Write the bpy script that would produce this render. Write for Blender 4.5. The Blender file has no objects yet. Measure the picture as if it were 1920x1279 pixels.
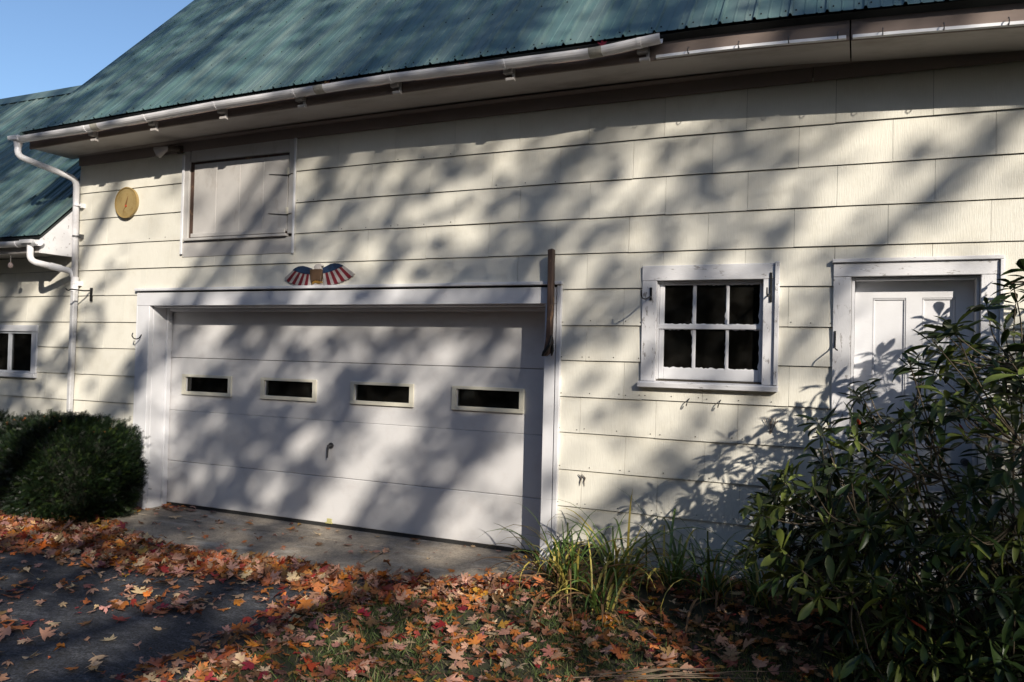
import bpy, bmesh, math, random
import numpy as np
from mathutils import Vector, Matrix

# ------------------------------------------------------------------ camera, sky, sun, exposure
sc = bpy.context.scene
col = sc.collection
cam_d = bpy.data.cameras.new("camera")
cam_d.lens = 27.56
cam_d.sensor_width = 36.0
cam_d.clip_start = 0.05
cam_d.clip_end = 2000
cam = bpy.data.objects.new("camera", cam_d)
col.objects.link(cam)
right = Vector((0.91348, 0.40616, 0.02422)); up = Vector((-0.01476, -0.02639, 0.99954)); fwd = Vector((-0.40662, 0.91342, 0.01812))
m = Matrix((right, up, -fwd)).transposed().to_4x4()
m.translation = Vector((0, -6.117, 1.76))
cam.matrix_world = m
sc.camera = cam

TO_SUN = Vector((1.0, -1.0, 0.655)).normalized()
world = bpy.data.worlds.new("World")
sc.world = world
world.use_nodes = True
wn = world.node_tree
for n in list(wn.nodes): wn.nodes.remove(n)
sky = wn.nodes.new("ShaderNodeTexSky")
sky.sky_type = 'NISHITA'
sky.sun_disc = False
sky.sun_elevation = math.asin(TO_SUN.z)
sky.sun_rotation = math.radians(135)
sky.altitude = 0
sky.air_density = 1.0
sky.dust_density = 0.9
sky.ozone_density = 3.6
bg = wn.nodes.new("ShaderNodeBackground")
bg.inputs['Strength'].default_value = 0.13
wo = wn.nodes.new("ShaderNodeOutputWorld")
wn.links.new(sky.outputs[0], bg.inputs[0])
wn.links.new(bg.outputs[0], wo.inputs[0])

sun_d = bpy.data.lights.new("sun", 'SUN')
sun_d.energy = 5.0
sun_d.angle = math.radians(0.5)
sun_d.color = (1.0, 0.92, 0.80)
sun = bpy.data.objects.new("sun", sun_d)
col.objects.link(sun)
sun.rotation_euler = TO_SUN.to_track_quat('Z', 'Y').to_euler()
sun.location = (8, -8, 12)

vs = sc.view_settings
vs.view_transform = 'Standard'
vs.look = 'None'
vs.exposure = 0.3
vs.gamma = 1.0
vs.use_curve_mapping = False

rng = np.random.default_rng(7)
random.seed(7)

# ------------------------------------------------------------------ materials
MATS = {}
def mat(name, base, rough=0.6, var=0.10, scale=6.0, stretch=(1, 1, 1), bump=0.0, bscale=40.0, bstretch=(1, 1, 1),
        objrand=0.0, dirt=None, dirt_scale=3.0, dirt_amt=0.4, dirt_edge=(0.52, 0.68), dirt_stretch=(1, 1, 1), metal=0.0, spec=0.5,
        attr=None, objcol=False, trans=0.0, coat=0.0, wave=None):
    if name in MATS: return MATS[name]
    M = bpy.data.materials.new(name); M.use_nodes = True
    nt = M.node_tree; N = nt.nodes; L = nt.links
    for n in list(N): N.remove(n)
    out = N.new("ShaderNodeOutputMaterial"); bs = N.new("ShaderNodeBsdfPrincipled")
    bs.inputs['Roughness'].default_value = rough; bs.inputs['Metallic'].default_value = metal
    bs.inputs['Specular IOR Level'].default_value = spec
    if coat: bs.inputs['Coat Weight'].default_value = coat
    tc = N.new("ShaderNodeTexCoord")
    def mp(st):
        q = N.new("ShaderNodeMapping"); q.inputs['Scale'].default_value = st
        L.new(tc.outputs['Object'], q.inputs[0]); return q.outputs[0]
    if attr:
        a = N.new("ShaderNodeAttribute"); a.attribute_name = attr; c = a.outputs['Color']
    elif objcol:
        a = N.new("ShaderNodeObjectInfo"); c = a.outputs['Color']
    else:
        a = N.new("ShaderNodeRGB"); a.outputs[0].default_value = (*base, 1); c = a.outputs[0]
    def mult(c, fac_socket, lo, hi):
        mr = N.new("ShaderNodeMapRange"); mr.inputs['To Min'].default_value = lo; mr.inputs['To Max'].default_value = hi
        L.new(fac_socket, mr.inputs['Value'])
        v = N.new("ShaderNodeVectorMath"); v.operation = 'SCALE'
        L.new(c, v.inputs[0]); L.new(mr.outputs[0], v.inputs['Scale']); return v.outputs[0]
    if var:
        nz = N.new("ShaderNodeTexNoise"); nz.inputs['Scale'].default_value = scale; nz.inputs['Detail'].default_value = 6
        nz.inputs['Roughness'].default_value = 0.62
        L.new(mp(stretch), nz.inputs['Vector'])
        mr = N.new("ShaderNodeMapRange"); mr.inputs['From Min'].default_value = 0.28; mr.inputs['From Max'].default_value = 0.72
        L.new(nz.outputs['Fac'], mr.inputs['Value'])
        c = mult(c, mr.outputs[0], 1 - var, 1 + var)
    if objrand:
        oi = N.new("ShaderNodeObjectInfo"); c = mult(c, oi.outputs['Random'], 1 - objrand, 1 + objrand)
    if wave:
        wv = N.new("ShaderNodeTexWave"); wv.wave_type = 'BANDS'; wv.bands_direction = 'X'
        wv.inputs['Scale'].default_value = wave[0]; wv.inputs['Distortion'].default_value = wave[1]
        wv.inputs['Detail'].default_value = 3; wv.inputs['Detail Scale'].default_value = wave[2]
        L.new(mp((1, 1, 0.12)), wv.inputs['Vector'])
        c = mult(c, wv.outputs['Fac'], 1 - wave[3], 1 + wave[3] * 0.4)
    if dirt:
        dn = N.new("ShaderNodeTexNoise"); dn.inputs['Scale'].default_value = dirt_scale; dn.inputs['Detail'].default_value = 9
        dn.inputs['Roughness'].default_value = 0.7
        L.new(mp(dirt_stretch), dn.inputs['Vector'])
        mr = N.new("ShaderNodeMapRange"); mr.inputs['From Min'].default_value = dirt_edge[0]; mr.inputs['From Max'].default_value = dirt_edge[1]
        mr.inputs['To Max'].default_value = dirt_amt
        L.new(dn.outputs['Fac'], mr.inputs['Value'])
        mx = N.new("ShaderNodeMix"); mx.data_type = 'RGBA'
        L.new(mr.outputs[0], mx.inputs['Factor']); L.new(c, mx.inputs['A']); mx.inputs['B'].default_value = (*dirt, 1)
        c = mx.outputs['Result']
    L.new(c, bs.inputs['Base Color'])
    if bump or wave:
        bn = N.new("ShaderNodeBump"); bn.inputs['Strength'].default_value = bump if bump else 0.3; bn.inputs['Distance'].default_value = 0.004
        if wave:
            L.new(wv.outputs['Fac'], bn.inputs['Height'])
        else:
            bz = N.new("ShaderNodeTexNoise"); bz.inputs['Scale'].default_value = bscale; bz.inputs['Detail'].default_value = 5
            L.new(mp(bstretch), bz.inputs['Vector']); L.new(bz.outputs['Fac'], bn.inputs['Height'])
        L.new(bn.outputs[0], bs.inputs['Normal'])
    sh = bs.outputs[0]
    if trans:
        tr = N.new("ShaderNodeBsdfTranslucent"); L.new(c, tr.inputs['Color'])
        ms = N.new("ShaderNodeMixShader"); ms.inputs[0].default_value = trans
        L.new(sh, ms.inputs[1]); L.new(tr.outputs[0], ms.inputs[2]); sh = ms.outputs[0]
    L.new(sh, out.inputs[0])
    MATS[name] = M
    return M

def glass_mat():
    M = bpy.data.materials.new("window_glass"); M.use_nodes = True
    nt = M.node_tree; N = nt.nodes; L = nt.links
    for n in list(N): N.remove(n)
    out = N.new("ShaderNodeOutputMaterial"); t = N.new("ShaderNodeBsdfTransparent"); t.inputs[0].default_value = (0.72, 0.76, 0.74, 1)
    g = N.new("ShaderNodeBsdfGlossy"); g.inputs['Roughness'].default_value = 0.03
    fr = N.new("ShaderNodeFresnel"); fr.inputs['IOR'].default_value = 1.48
    nz = N.new("ShaderNodeTexNoise"); nz.inputs['Scale'].default_value = 5
    tc = N.new("ShaderNodeTexCoord"); L.new(tc.outputs['Object'], nz.inputs['Vector'])
    bp = N.new("ShaderNodeBump"); bp.inputs['Strength'].default_value = 0.08; bp.inputs['Distance'].default_value = 0.01
    L.new(nz.outputs['Fac'], bp.inputs['Height']); L.new(bp.outputs[0], g.inputs['Normal'])
    mx = N.new("ShaderNodeMixShader"); L.new(fr.outputs[0], mx.inputs[0]); L.new(t.outputs[0], mx.inputs[1]); L.new(g.outputs[0], mx.inputs[2])
    df = N.new("ShaderNodeBsdfDiffuse"); df.inputs[0].default_value = (0.30, 0.28, 0.24, 1)
    dn = N.new("ShaderNodeTexNoise"); dn.inputs['Scale'].default_value = 7; dn.inputs['Detail'].default_value = 8; L.new(tc.outputs['Object'], dn.inputs['Vector'])
    mr = N.new("ShaderNodeMapRange"); mr.inputs['From Min'].default_value = 0.40; mr.inputs['From Max'].default_value = 0.75; mr.inputs['To Min'].default_value = 0.008; mr.inputs['To Max'].default_value = 0.05
    L.new(dn.outputs['Fac'], mr.inputs['Value'])
    m2 = N.new("ShaderNodeMixShader"); L.new(mr.outputs[0], m2.inputs[0]); L.new(mx.outputs[0], m2.inputs[1]); L.new(df.outputs[0], m2.inputs[2])
    L.new(m2.outputs[0], out.inputs[0])
    return M
GLASS = glass_mat()

SHINGLE = mat("cream_cement_shingle", (0.705, 0.680, 0.598), rough=0.75, var=0.05, scale=2.5, objrand=0.05, dirt=(0.42, 0.37, 0.26),
              dirt_scale=2.2, dirt_amt=0.30, dirt_edge=(0.5, 0.75), wave=(30.0, 9.0, 2.2, 0.03), bump=0.20)
TRIM = mat("white_trim_paint", (0.68, 0.68, 0.70), rough=0.5, var=0.05, scale=5, dirt=(0.38, 0.35, 0.33), dirt_scale=9, dirt_amt=0.35,
           dirt_edge=(0.6, 0.75), bump=0.15, bscale=30, bstretch=(1, 1, 8))
PEEL_V = mat("peeling_white_paint", (0.68, 0.675, 0.69), rough=0.6, var=0.05, scale=6, dirt=(0.20, 0.18, 0.165), dirt_scale=26, dirt_amt=0.85,
           dirt_edge=(0.575, 0.63), dirt_stretch=(1, 1, 0.35), bump=0.4, bscale=60, bstretch=(3, 1, 0.5))
PEEL_H = mat("peeling_white_paint_flat", (0.68, 0.675, 0.69), rough=0.6, var=0.05, scale=6, dirt=(0.22, 0.20, 0.185), dirt_scale=24, dirt_amt=0.8,
           dirt_edge=(0.59, 0.64), dirt_stretch=(0.35, 1, 1), bump=0.4, bscale=60, bstretch=(0.5, 1, 3))
DOORP = mat("garage_door_paint", (0.62, 0.61, 0.61), rough=0.45, var=0.04, scale=2.0, dirt=(0.42, 0.38, 0.36), dirt_scale=3.2, dirt_amt=0.36,
            dirt_edge=(0.5, 0.75), bump=0.10, bscale=14, bstretch=(1, 1, 9))
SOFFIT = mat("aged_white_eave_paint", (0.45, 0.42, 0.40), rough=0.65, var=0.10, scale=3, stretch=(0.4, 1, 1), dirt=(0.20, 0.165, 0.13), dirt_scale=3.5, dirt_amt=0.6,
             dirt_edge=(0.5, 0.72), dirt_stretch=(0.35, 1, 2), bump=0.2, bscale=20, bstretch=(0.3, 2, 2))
FRIEZE = mat("shade_browned_frieze_paint", (0.26, 0.215, 0.20), rough=0.7, var=0.10, scale=3, stretch=(0.3, 1, 1), dirt=(0.16, 0.13, 0.11), dirt_scale=4, dirt_amt=0.5,
             dirt_edge=(0.5, 0.75), dirt_stretch=(0.3, 1, 2))  # eave shade and warm ground bounce are put into the brown base
PVC = mat("white_gutter_plastic", (0.76, 0.75, 0.77), rough=0.32, var=0.05, scale=4, dirt=(0.34, 0.31, 0.27), dirt_scale=5, dirt_amt=0.45, dirt_edge=(0.52, 0.75), dirt_stretch=(0.4, 1, 1))
ROOFM = mat("weathered_teal_roof_metal", (0.070, 0.130, 0.128), rough=0.45, var=0.22, scale=1.6, stretch=(1, 0.35, 0.35), dirt=(0.20, 0.23, 0.215), dirt_scale=2.0, dirt_amt=0.5,
            dirt_edge=(0.42, 0.72), dirt_stretch=(2.2, 0.3, 0.3), objrand=0.04)
DARKW = mat("dark_roof_edge", (0.02, 0.025, 0.025), rough=0.8, var=0.2)
SHEATH = mat("old_brown_sheathing", (0.055, 0.045, 0.035), rough=0.9, var=0.2)
INTER = mat("dark_barn_interior_wood", (0.03, 0.025, 0.02), rough=0.95, var=0.2)
IRON = mat("black_iron", (0.012, 0.012, 0.013), rough=0.5, var=0.2, metal=0.3)
RUST = mat("rusty_brown_wood", (0.062, 0.036, 0.026), rough=0.7, var=0.35, scale=9, stretch=(3, 1, 0.5), dirt=(0.34, 0.20, 0.11), dirt_scale=8, dirt_amt=0.9, dirt_edge=(0.56, 0.66), dirt_stretch=(1.5, 1, 0.5))
STEEL = mat("dull_steel", (0.12, 0.12, 0.125), rough=0.4, var=0.2, metal=0.7)
FRAMEP = mat("cream_window_frame_plastic", (0.66, 0.63, 0.52), rough=0.5, var=0.06, scale=8)
ALU = mat("aluminium_frame", (0.62, 0.64, 0.68), rough=0.4, var=0.05, metal=0.2)
CONC = mat("grey_concrete", (0.31, 0.262, 0.205), rough=0.85, var=0.20, scale=3.0, dirt=(0.12, 0.11, 0.10), dirt_scale=1.8, dirt_amt=0.75, dirt_edge=(0.45, 0.62), bump=0.3, bscale=60)
ASPH = mat("black_asphalt", (0.022, 0.024, 0.030), rough=0.85, var=0.5, scale=45, dirt=(0.19, 0.19, 0.20), dirt_scale=5.5, dirt_amt=0.40, dirt_edge=(0.50, 0.78), dirt_stretch=(0.5, 1.3, 1), bump=0.9, bscale=90)
def speckle(M, scale, lo, hi, patch_col, patch_scale, patch_edge, patch_amt, stretch=(1, 1, 1)):
    nt = M.node_tree; N = nt.nodes; L = nt.links; bs = next(n for n in N if n.type == 'BSDF_PRINCIPLED'); c = bs.inputs['Base Color'].links[0].from_socket
    tc = next(n for n in N if n.type == 'TEX_COORD')
    vo = N.new("ShaderNodeTexVoronoi"); vo.inputs['Scale'].default_value = scale; L.new(tc.outputs['Object'], vo.inputs['Vector'])
    sp = N.new("ShaderNodeSeparateColor"); L.new(vo.outputs['Color'], sp.inputs[0])
    mr = N.new("ShaderNodeMapRange"); mr.inputs['To Min'].default_value = lo; mr.inputs['To Max'].default_value = hi; L.new(sp.outputs[0], mr.inputs['Value'])
    v = N.new("ShaderNodeVectorMath"); v.operation = 'SCALE'; L.new(c, v.inputs[0]); L.new(mr.outputs[0], v.inputs['Scale'])
    mp = N.new("ShaderNodeMapping"); mp.inputs['Scale'].default_value = stretch; mp.inputs['Location'].default_value = (3.1, 7.7, 0); L.new(tc.outputs['Object'], mp.inputs[0])
    nz = N.new("ShaderNodeTexNoise"); nz.inputs['Scale'].default_value = patch_scale; nz.inputs['Detail'].default_value = 10; nz.inputs['Roughness'].default_value = 0.75; nz.inputs['Distortion'].default_value = 0.6; L.new(mp.outputs[0], nz.inputs['Vector'])
    m2 = N.new("ShaderNodeMapRange"); m2.inputs['From Min'].default_value = patch_edge[0]; m2.inputs['From Max'].default_value = patch_edge[1]; m2.inputs['To Max'].default_value = patch_amt; L.new(nz.outputs['Fac'], m2.inputs['Value'])
    mx = N.new("ShaderNodeMix"); mx.data_type = 'RGBA'; L.new(m2.outputs[0], mx.inputs['Factor']); L.new(v.outputs[0], mx.inputs['A']); mx.inputs['B'].default_value = (*patch_col, 1)
    L.new(mx.outputs['Result'], bs.inputs['Base Color'])
speckle(ASPH, 110, 0.35, 2.1, (0.20, 0.20, 0.21), 3.2, (0.55, 0.72), 0.40, (0.5, 1.5, 1))
speckle(CONC, 90, 0.75, 1.25, (0.48, 0.46, 0.42), 2.4, (0.52, 0.66), 0.6, (0.6, 1.6, 1))
SOIL = mat("lawn_soil", (0.045, 0.042, 0.022), rough=0.95, var=0.4, scale=9, dirt=(0.035, 0.055, 0.015), dirt_scale=3, dirt_amt=0.7, bump=0.6, bscale=50)
LEAFO = mat("fallen_leaf", (1, 1, 1), rough=0.55, var=0.22, scale=26, objcol=True, dirt=(0.10, 0.045, 0.02), dirt_scale=22, dirt_amt=0.35, dirt_edge=(0.58, 0.72), trans=0.15)
LEAFA = mat("fallen_leaf_litter", (1, 1, 1), rough=0.55, var=0.2, scale=40, attr="Col", trans=0.12)
PLANT = mat("plant_foliage", (1, 1, 1), rough=0.4, var=0.15, scale=14, attr="Col", trans=0.18, spec=0.4)
RHODL = mat("rhododendron_leaf", (1, 1, 1), rough=0.38, var=0.16, scale=10, attr="Col", trans=0.14, spec=0.32)
GRASS = mat("lawn_grass_blade", (1, 1, 1), rough=0.6, var=0.0, attr="Col", trans=0.2)
BARK = mat("brown_bark", (0.12, 0.085, 0.06), rough=0.9, var=0.3, scale=14, bump=0.5, bscale=30)
TWIG = mat("rhododendron_bark", (0.085, 0.065, 0.040), rough=0.8, var=0.3, scale=20)

# ------------------------------------------------------------------ mesh helpers
class MB:
    def __init__(s): s.v = []; s.f = []
    def poly(s, pts):
        i = len(s.v); s.v += [tuple(p) for p in pts]; s.f.append(tuple(range(i, i + len(pts))))
    def box(s, x0, x1, y0, y1, z0, z1):
        i = len(s.v)
        s.v += [(x0, y0, z0), (x1, y0, z0), (x1, y1, z0), (x0, y1, z0), (x0, y0, z1), (x1, y0, z1), (x1, y1, z1), (x0, y1, z1)]
        s.f += [(i, i+3, i+2, i+1), (i+4, i+5, i+6, i+7), (i, i+1, i+5, i+4), (i+1, i+2, i+6, i+5), (i+2, i+3, i+7, i+6), (i+3, i, i+4, i+7)]
    def hexa(s, c):   # 8 corners in box order
        i = len(s.v); s.v += [tuple(p) for p in c]
        s.f += [(i, i+3, i+2, i+1), (i+4, i+5, i+6, i+7), (i, i+1, i+5, i+4), (i+1, i+2, i+6, i+5), (i+2, i+3, i+7, i+6), (i+3, i, i+4, i+7)]
    def prism(s, outline, y0, y1):   # outline in x,z, extruded along y
        n = len(outline); i = len(s.v)
        s.v += [(x, y0, z) for x, z in outline] + [(x, y1, z) for x, z in outline]
        s.f.append(tuple(range(i, i+n))); s.f.append(tuple(range(i+2*n-1, i+n-1, -1)))
        for k in range(n):
            a = i+k; b = i+(k+1) % n; s.f.append((b, a, a+n, b+n))
    def prismx(s, outline, x0, x1):  # outline in y,z
        n = len(outline); i = len(s.v)
        s.v += [(x0, y, z) for y, z in outline] + [(x1, y, z) for y, z in outline]
        s.f.append(tuple(range(i+n-1, i-1, -1))); s.f.append(tuple(range(i+n, i+2*n)))
        for k in range(n):
            a = i+k; b = i+(k+1) % n; s.f.append((a, b, b+n, a+n))
    def sweepx(s, prof, xs, off, closed=True):   # y,z profile swept along x with a height offset function
        n = len(prof); base = len(s.v)
        for x in xs:
            o = off(x); s.v += [(x, y, z + o) for y, z in prof]
        for j in range(len(xs)-1):
            for k in range(n if closed else n-1):
                a = base + j*n + k; b = base + j*n + (k+1) % n
                s.f.append((a, b, b+n, a+n))
        if closed:
            s.f.append(tuple(range(base+n-1, base-1, -1))); e = base + (len(xs)-1)*n; s.f.append(tuple(range(e, e+n)))
    def tube(s, pts, r, n=8, cap=True):
        pts = [Vector(p) for p in pts]; rr = r if isinstance(r, (list, tuple)) else [r]*len(pts)
        base = len(s.v); ref = None
        for k, p in enumerate(pts):
            d = (pts[min(k+1, len(pts)-1)] - pts[max(k-1, 0)]).normalized()
            if ref is None: ref = d.orthogonal().normalized()
            else: ref = (ref - d*ref.dot(d)); ref = ref.normalized() if ref.length > 1e-6 else d.orthogonal().normalized()
            w = d.cross(ref)
            for q in range(n):
                a = 2*math.pi*q/n; s.v.append(tuple(p + (ref*math.cos(a) + w*math.sin(a))*rr[k]))
        for k in range(len(pts)-1):
            for q in range(n):
                a = base+k*n+q; b = base+k*n+(q+1) % n; s.f.append((a, b, b+n, a+n))
        if cap:
            s.f.append(tuple(range(base+n-1, base-1, -1))); e = base+(len(pts)-1)*n; s.f.append(tuple(range(e, e+n)))
    def disc(s, c, r, y0, y1, n=24): s.prism([(c[0]+r*math.cos(2*math.pi*k/n), c[1]+r*math.sin(2*math.pi*k/n)) for k in range(n)][::-1], y0, y1)
    def build(s, name, material, parent=None, bevel=0.0, smooth=False, seg=1):
        me = bpy.data.meshes.new(name); me.from_pydata(s.v, [], s.f)
        bm = bmesh.new(); bm.from_mesh(me)
        bmesh.ops.recalc_face_normals(bm, faces=bm.faces)
        if bevel:
            ed = [e for e in bm.edges if len(e.link_faces) == 2 and e.calc_face_angle(0) > 0.6]
            bmesh.ops.bevel(bm, geom=ed, offset=bevel, segments=seg, affect='EDGES', profile=0.6, clamp_overlap=True)
        bm.to_mesh(me); bm.free()
        if smooth: me.polygons.foreach_set('use_smooth', [True]*len(me.polygons))
        me.materials.append(material)
        o = bpy.data.objects.new(name, me); col.objects.link(o)
        if parent is not None: o.parent = parent
        return o

def box(name, material, parent, x0, x1, y0, y1, z0, z1, bevel=0.003):
    b = MB(); b.box(x0, x1, y0, y1, z0, z1); return b.build(name, material, parent, bevel)
def empty(name, label=None, cat=None, group=None, loc=(0, 0, 0)):
    o = bpy.data.objects.new(name, None); o.empty_display_size = 0.2; col.objects.link(o); o.location = loc
    if label: tag(o, label, cat, group)
    return o
def tag(o, label=None, cat=None, group=None, kind=None):
    if label: o['label'] = label
    if cat: o['category'] = cat
    if group: o['group'] = group
    if kind: o['kind'] = kind
    return o

def batch(name, tv, tf, rot, loc, material, parent=None, cols=None, smooth=False):
    """one mesh from N transformed copies of a template (rot: N,3,3 incl. scale; loc: N,3)"""
    tv = np.asarray(tv, float); N = len(loc); nv = tv.shape[-2]
    V = (np.einsum('nij,nvj->nvi', rot, tv) if tv.ndim == 3 else np.einsum('nij,vj->nvi', rot, tv)) + loc[:, None, :]
    me = bpy.data.meshes.new(name)
    lt = np.array([len(f) for f in tf]); flat = np.concatenate([np.asarray(f) for f in tf])
    F = (flat[None, :] + (np.arange(N)*nv)[:, None]).ravel()
    me.vertices.add(N*nv); me.vertices.foreach_set('co', V.ravel())
    me.loops.add(len(F)); me.loops.foreach_set('vertex_index', F.astype(np.int32))
    tot = np.tile(lt, N); st = np.concatenate([[0], np.cumsum(tot)[:-1]])
    me.polygons.add(len(tot)); me.polygons.foreach_set('loop_start', st.astype(np.int32)); me.polygons.foreach_set('loop_total', tot.astype(np.int32))
    if smooth: me.polygons.foreach_set('use_smooth', np.ones(len(tot), bool))
    me.update(calc_edges=True)
    if cols is not None:
        a = me.color_attributes.new("Col", 'FLOAT_COLOR', 'POINT')
        C = np.ones((N, nv, 4)); C[:, :, :3] = cols[:, None, :] if cols.ndim == 2 else cols
        a.data.foreach_set('color', C.ravel())
    me.materials.append(material)
    o = bpy.data.objects.new(name, me); col.objects.link(o)
    if parent is not None: o.parent = parent
    return o

def frames(d, twist):
    """rotation matrices with local +y along d, local z as close to world up as possible, twisted"""
    d = d/np.linalg.norm(d, axis=1, keepdims=True)
    upv = np.tile(np.array([0, 0, 1.0]), (len(d), 1)); upv[np.abs(d[:, 2]) > 0.97] = (1, 0, 0)
    x = np.cross(d, upv); x /= np.linalg.norm(x, axis=1, keepdims=True)
    z = np.cross(x, d)
    c = np.cos(twist)[:, None]; s = np.sin(twist)[:, None]
    x2 = x*c + z*s; z2 = z*c - x*s
    return np.stack([x2, d, z2], axis=2)

def sag0(x): return 0.033 - 0.0030*(x + 3.2)**2
def sag(x): return sag0(x) - (0.034*(math.sqrt((x + 1.0)**2 + 0.12) - 0.346) if x > -1.0 else 0.0)   # the eave drops more at its right end
def wall_off(x, z): return sag0(x)*max(0.0, (z - 1.76)/2.3)**2

# ------------------------------------------------------------------ ground
def lin(a, b, n): return list(np.linspace(a, b, n))
def bed_h(x, y):
    """garden bed: ground rises a little against the wall right of the garage"""
    fx = min(1.0, max(0.0, (x + 2.35)/0.25)); fy = min(1.0, max(0.0, (y + 1.25)/1.0))
    fx = fx*fx*(3-2*fx); fy = fy*fy*(3-2*fy)
    return 0.11*fx*fy
gx = [-400, -120, -40, -20, -14, -10] + lin(-9, 4, 66) + [6, 10, 20, 40, 120, 400]
gy = [-400, -120, -40, -20, -12, -8] + lin(-6, 0.2, 46) + [1, 6, 20, 40, 120, 400]
b = MB(); nx = len(gx)
for y in gy:
    for x in gx: b.v.append((x, y, -0.012 + bed_h(x, y if y < 0.3 else -9) + 0.006*math.sin(3.1*x)*math.sin(2.7*y + 1)*(abs(x) < 10)))
for j in range(len(gy)-1):
    for i in range(nx-1):
        a = j*nx+i; b.f.append((a, a+1, a+1+nx, a+nx))
g = b.build("ground", SOIL, smooth=True); tag(g, kind='structure')

# asphalt drive: curved border against the lawn on its right side
edge = [(-2.75, -1.0), (-3.30, -1.12), (-3.50, -1.68), (-3.36, -2.29), (-3.30, -2.73), (-3.26, -3.1), (-3.15, -4.2), (-3.0, -6.5), (-2.8, -14), (-2.5, -40)]
def edge_x(y):
    ys = [e[1] for e in edge][::-1]; xs_ = [e[0] for e in edge][::-1]
    return float(np.interp(y, ys, xs_))
b = MB(); ysd = [-40, -25, -14, -9] + lin(-6.4, -0.9, 56); nxd = 60
for y in ysd:
    x1 = edge_x(y) + 0.03*math.sin(9*y) + 0.02*math.sin(23*y)
    for i in range(nxd):
        t = i/(nxd-1); x = -9.5 + (x1 + 9.5)*t
        b.v.append((x, y, 0.010 - 0.018*max(0, (t-0.93)/0.07) + 0.004*math.sin(2.2*x)*math.cos(1.9*y)))
for j in range(len(ysd)-1):
    for i in range(nxd-1):
        a = j*nxd+i; b.f.append((a, a+1, a+1+nxd, a+nxd))
tag(b.build("driveway", ASPH, smooth=True), kind='structure')

apron = MB(); apron.box(-7.25, -2.30, -1.02, 0.6, -0.2, -0.02)
apron = apron.build("concrete_apron", CONC); tag(apron, kind='structure')
def slab(pts, z0=-0.05, z1=0.022):
    s = MB(); n = len(pts); s.v += [(x, y, z0) for x, y in pts] + [(x, y, z1 - 0.012*max(0, -y)) for x, y in pts]
    s.f.append(tuple(range(n-1, -1, -1))); s.f.append(tuple(range(n, 2*n)))
    for k in range(n): s.f.append((k, (k+1) % n, (k+1) % n+n, k+n))
    return s.build("slab", CONC, apron, bevel=0.008)
slab([(-7.0, -0.20), (-3.80, -0.13), (-3.78, -0.12), (-3.80, 0.5), (-6.97, 0.5)])
slab([(-7.0, -0.215), (-3.81, -0.145), (-3.69, -1.0), (-4.4, -1.06), (-5.3, -1.05), (-6.45, -0.98), (-6.8, -0.7)])
slab([(-3.78, 0.5), (-3.785, -0.13), (-3.665, -0.98), (-3.2, -0.95), (-2.6, -0.72), (-2.32, -0.5), (-2.30, 0.5)])

# ------------------------------------------------------------------ barn
barn = empty("barn", "large cream shingled barn with green metal roof and wide white garage door", "barn", loc=(-3, 0, 0))
barn.location = (0, 0, 0)
XL, XR = -8.15, 4.0
OPEN = [(-7.002, -2.378, -0.3, 2.228), (-1.475, -0.67, 1.60, 2.372), (-0.067, 0.732, 0.12, 2.378)]
w = MB()
xs = sorted({XL, XR, *[o[0] for o in OPEN], *[o[1] for o in OPEN]}); zs = sorted({-0.3, 4.2, *[o[2] for o in OPEN], *[o[3] for o in OPEN]})
for i in range(len(xs)-1):
    for j in range(len(zs)-1):
        cx = (xs[i]+xs[i+1])/2; cz = (zs[j]+zs[j+1])/2
        if any(o[0] < cx < o[1] and o[2] < cz < o[3] for o in OPEN): continue
        w.box(xs[i], xs[i+1], 0.006, 0.13, zs[j], zs[j+1])
wall = w.build("wall", SHEATH, barn)
# the other walls, so that the inside is dark
RIDGE_Y, RIDGE_Z = 4.0, 8.78
s = MB()
gable = [(0.13, -0.3), (8.1, -0.3), (8.1, 4.15), (RIDGE_Y, 8.6), (0.13, 4.5)]
s.prismx(gable, XL, XL+0.12); s.prismx(gable, XR-0.12, XR); s.box(XL, XR, 8.0, 8.1, -0.3, 4.15)
s.build("side_and_rear_wall", INTER, barn)
s = MB(); s.box(XL+0.13, XR-0.13, 0.5, 8.0, -0.25, 0.0); s.build("interior_floor", INTER, barn)

CAS = [(-7.15, -2.28, -1, 2.375), (-1.594, -0.555, 1.535, 2.497), (-0.193, 0.860, -1, 2.502), (-6.54, -5.062, 2.705, 5)]
LINES = [3.845, 3.4975, 3.192, 2.893, 2.606, 2.318, 2.02, 1.731, 1.434, 1.138, 0.834, 0.5325, 0.249, -0.06]
def subtract(r, c):
    x0, x1, z0, z1 = r; a0, a1, b0, b1 = c
    a0 += 0.012; a1 -= 0.012; b0 += 0.012; b1 -= 0.012
    if a1 <= x0 or a0 >= x1 or b1 <= z0 or b0 >= z1: return [r]
    out = []
    if a0 > x0: out.append((x0, a0, z0, z1))
    if a1 < x1: out.append((a1, x1, z0, z1))
    m0, m1 = max(x0, a0), min(x1, a1)
    if b1 < z1: out.append((m0, m1, b1, z1))
    if b0 > z0: out.append((m0, m1, z0, b0))
    return out
nails = MB()
COURSE_SHADOW = mat("black_course_shadow", (0.03, 0.028, 0.026), rough=0.9, var=0.2)
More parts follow.
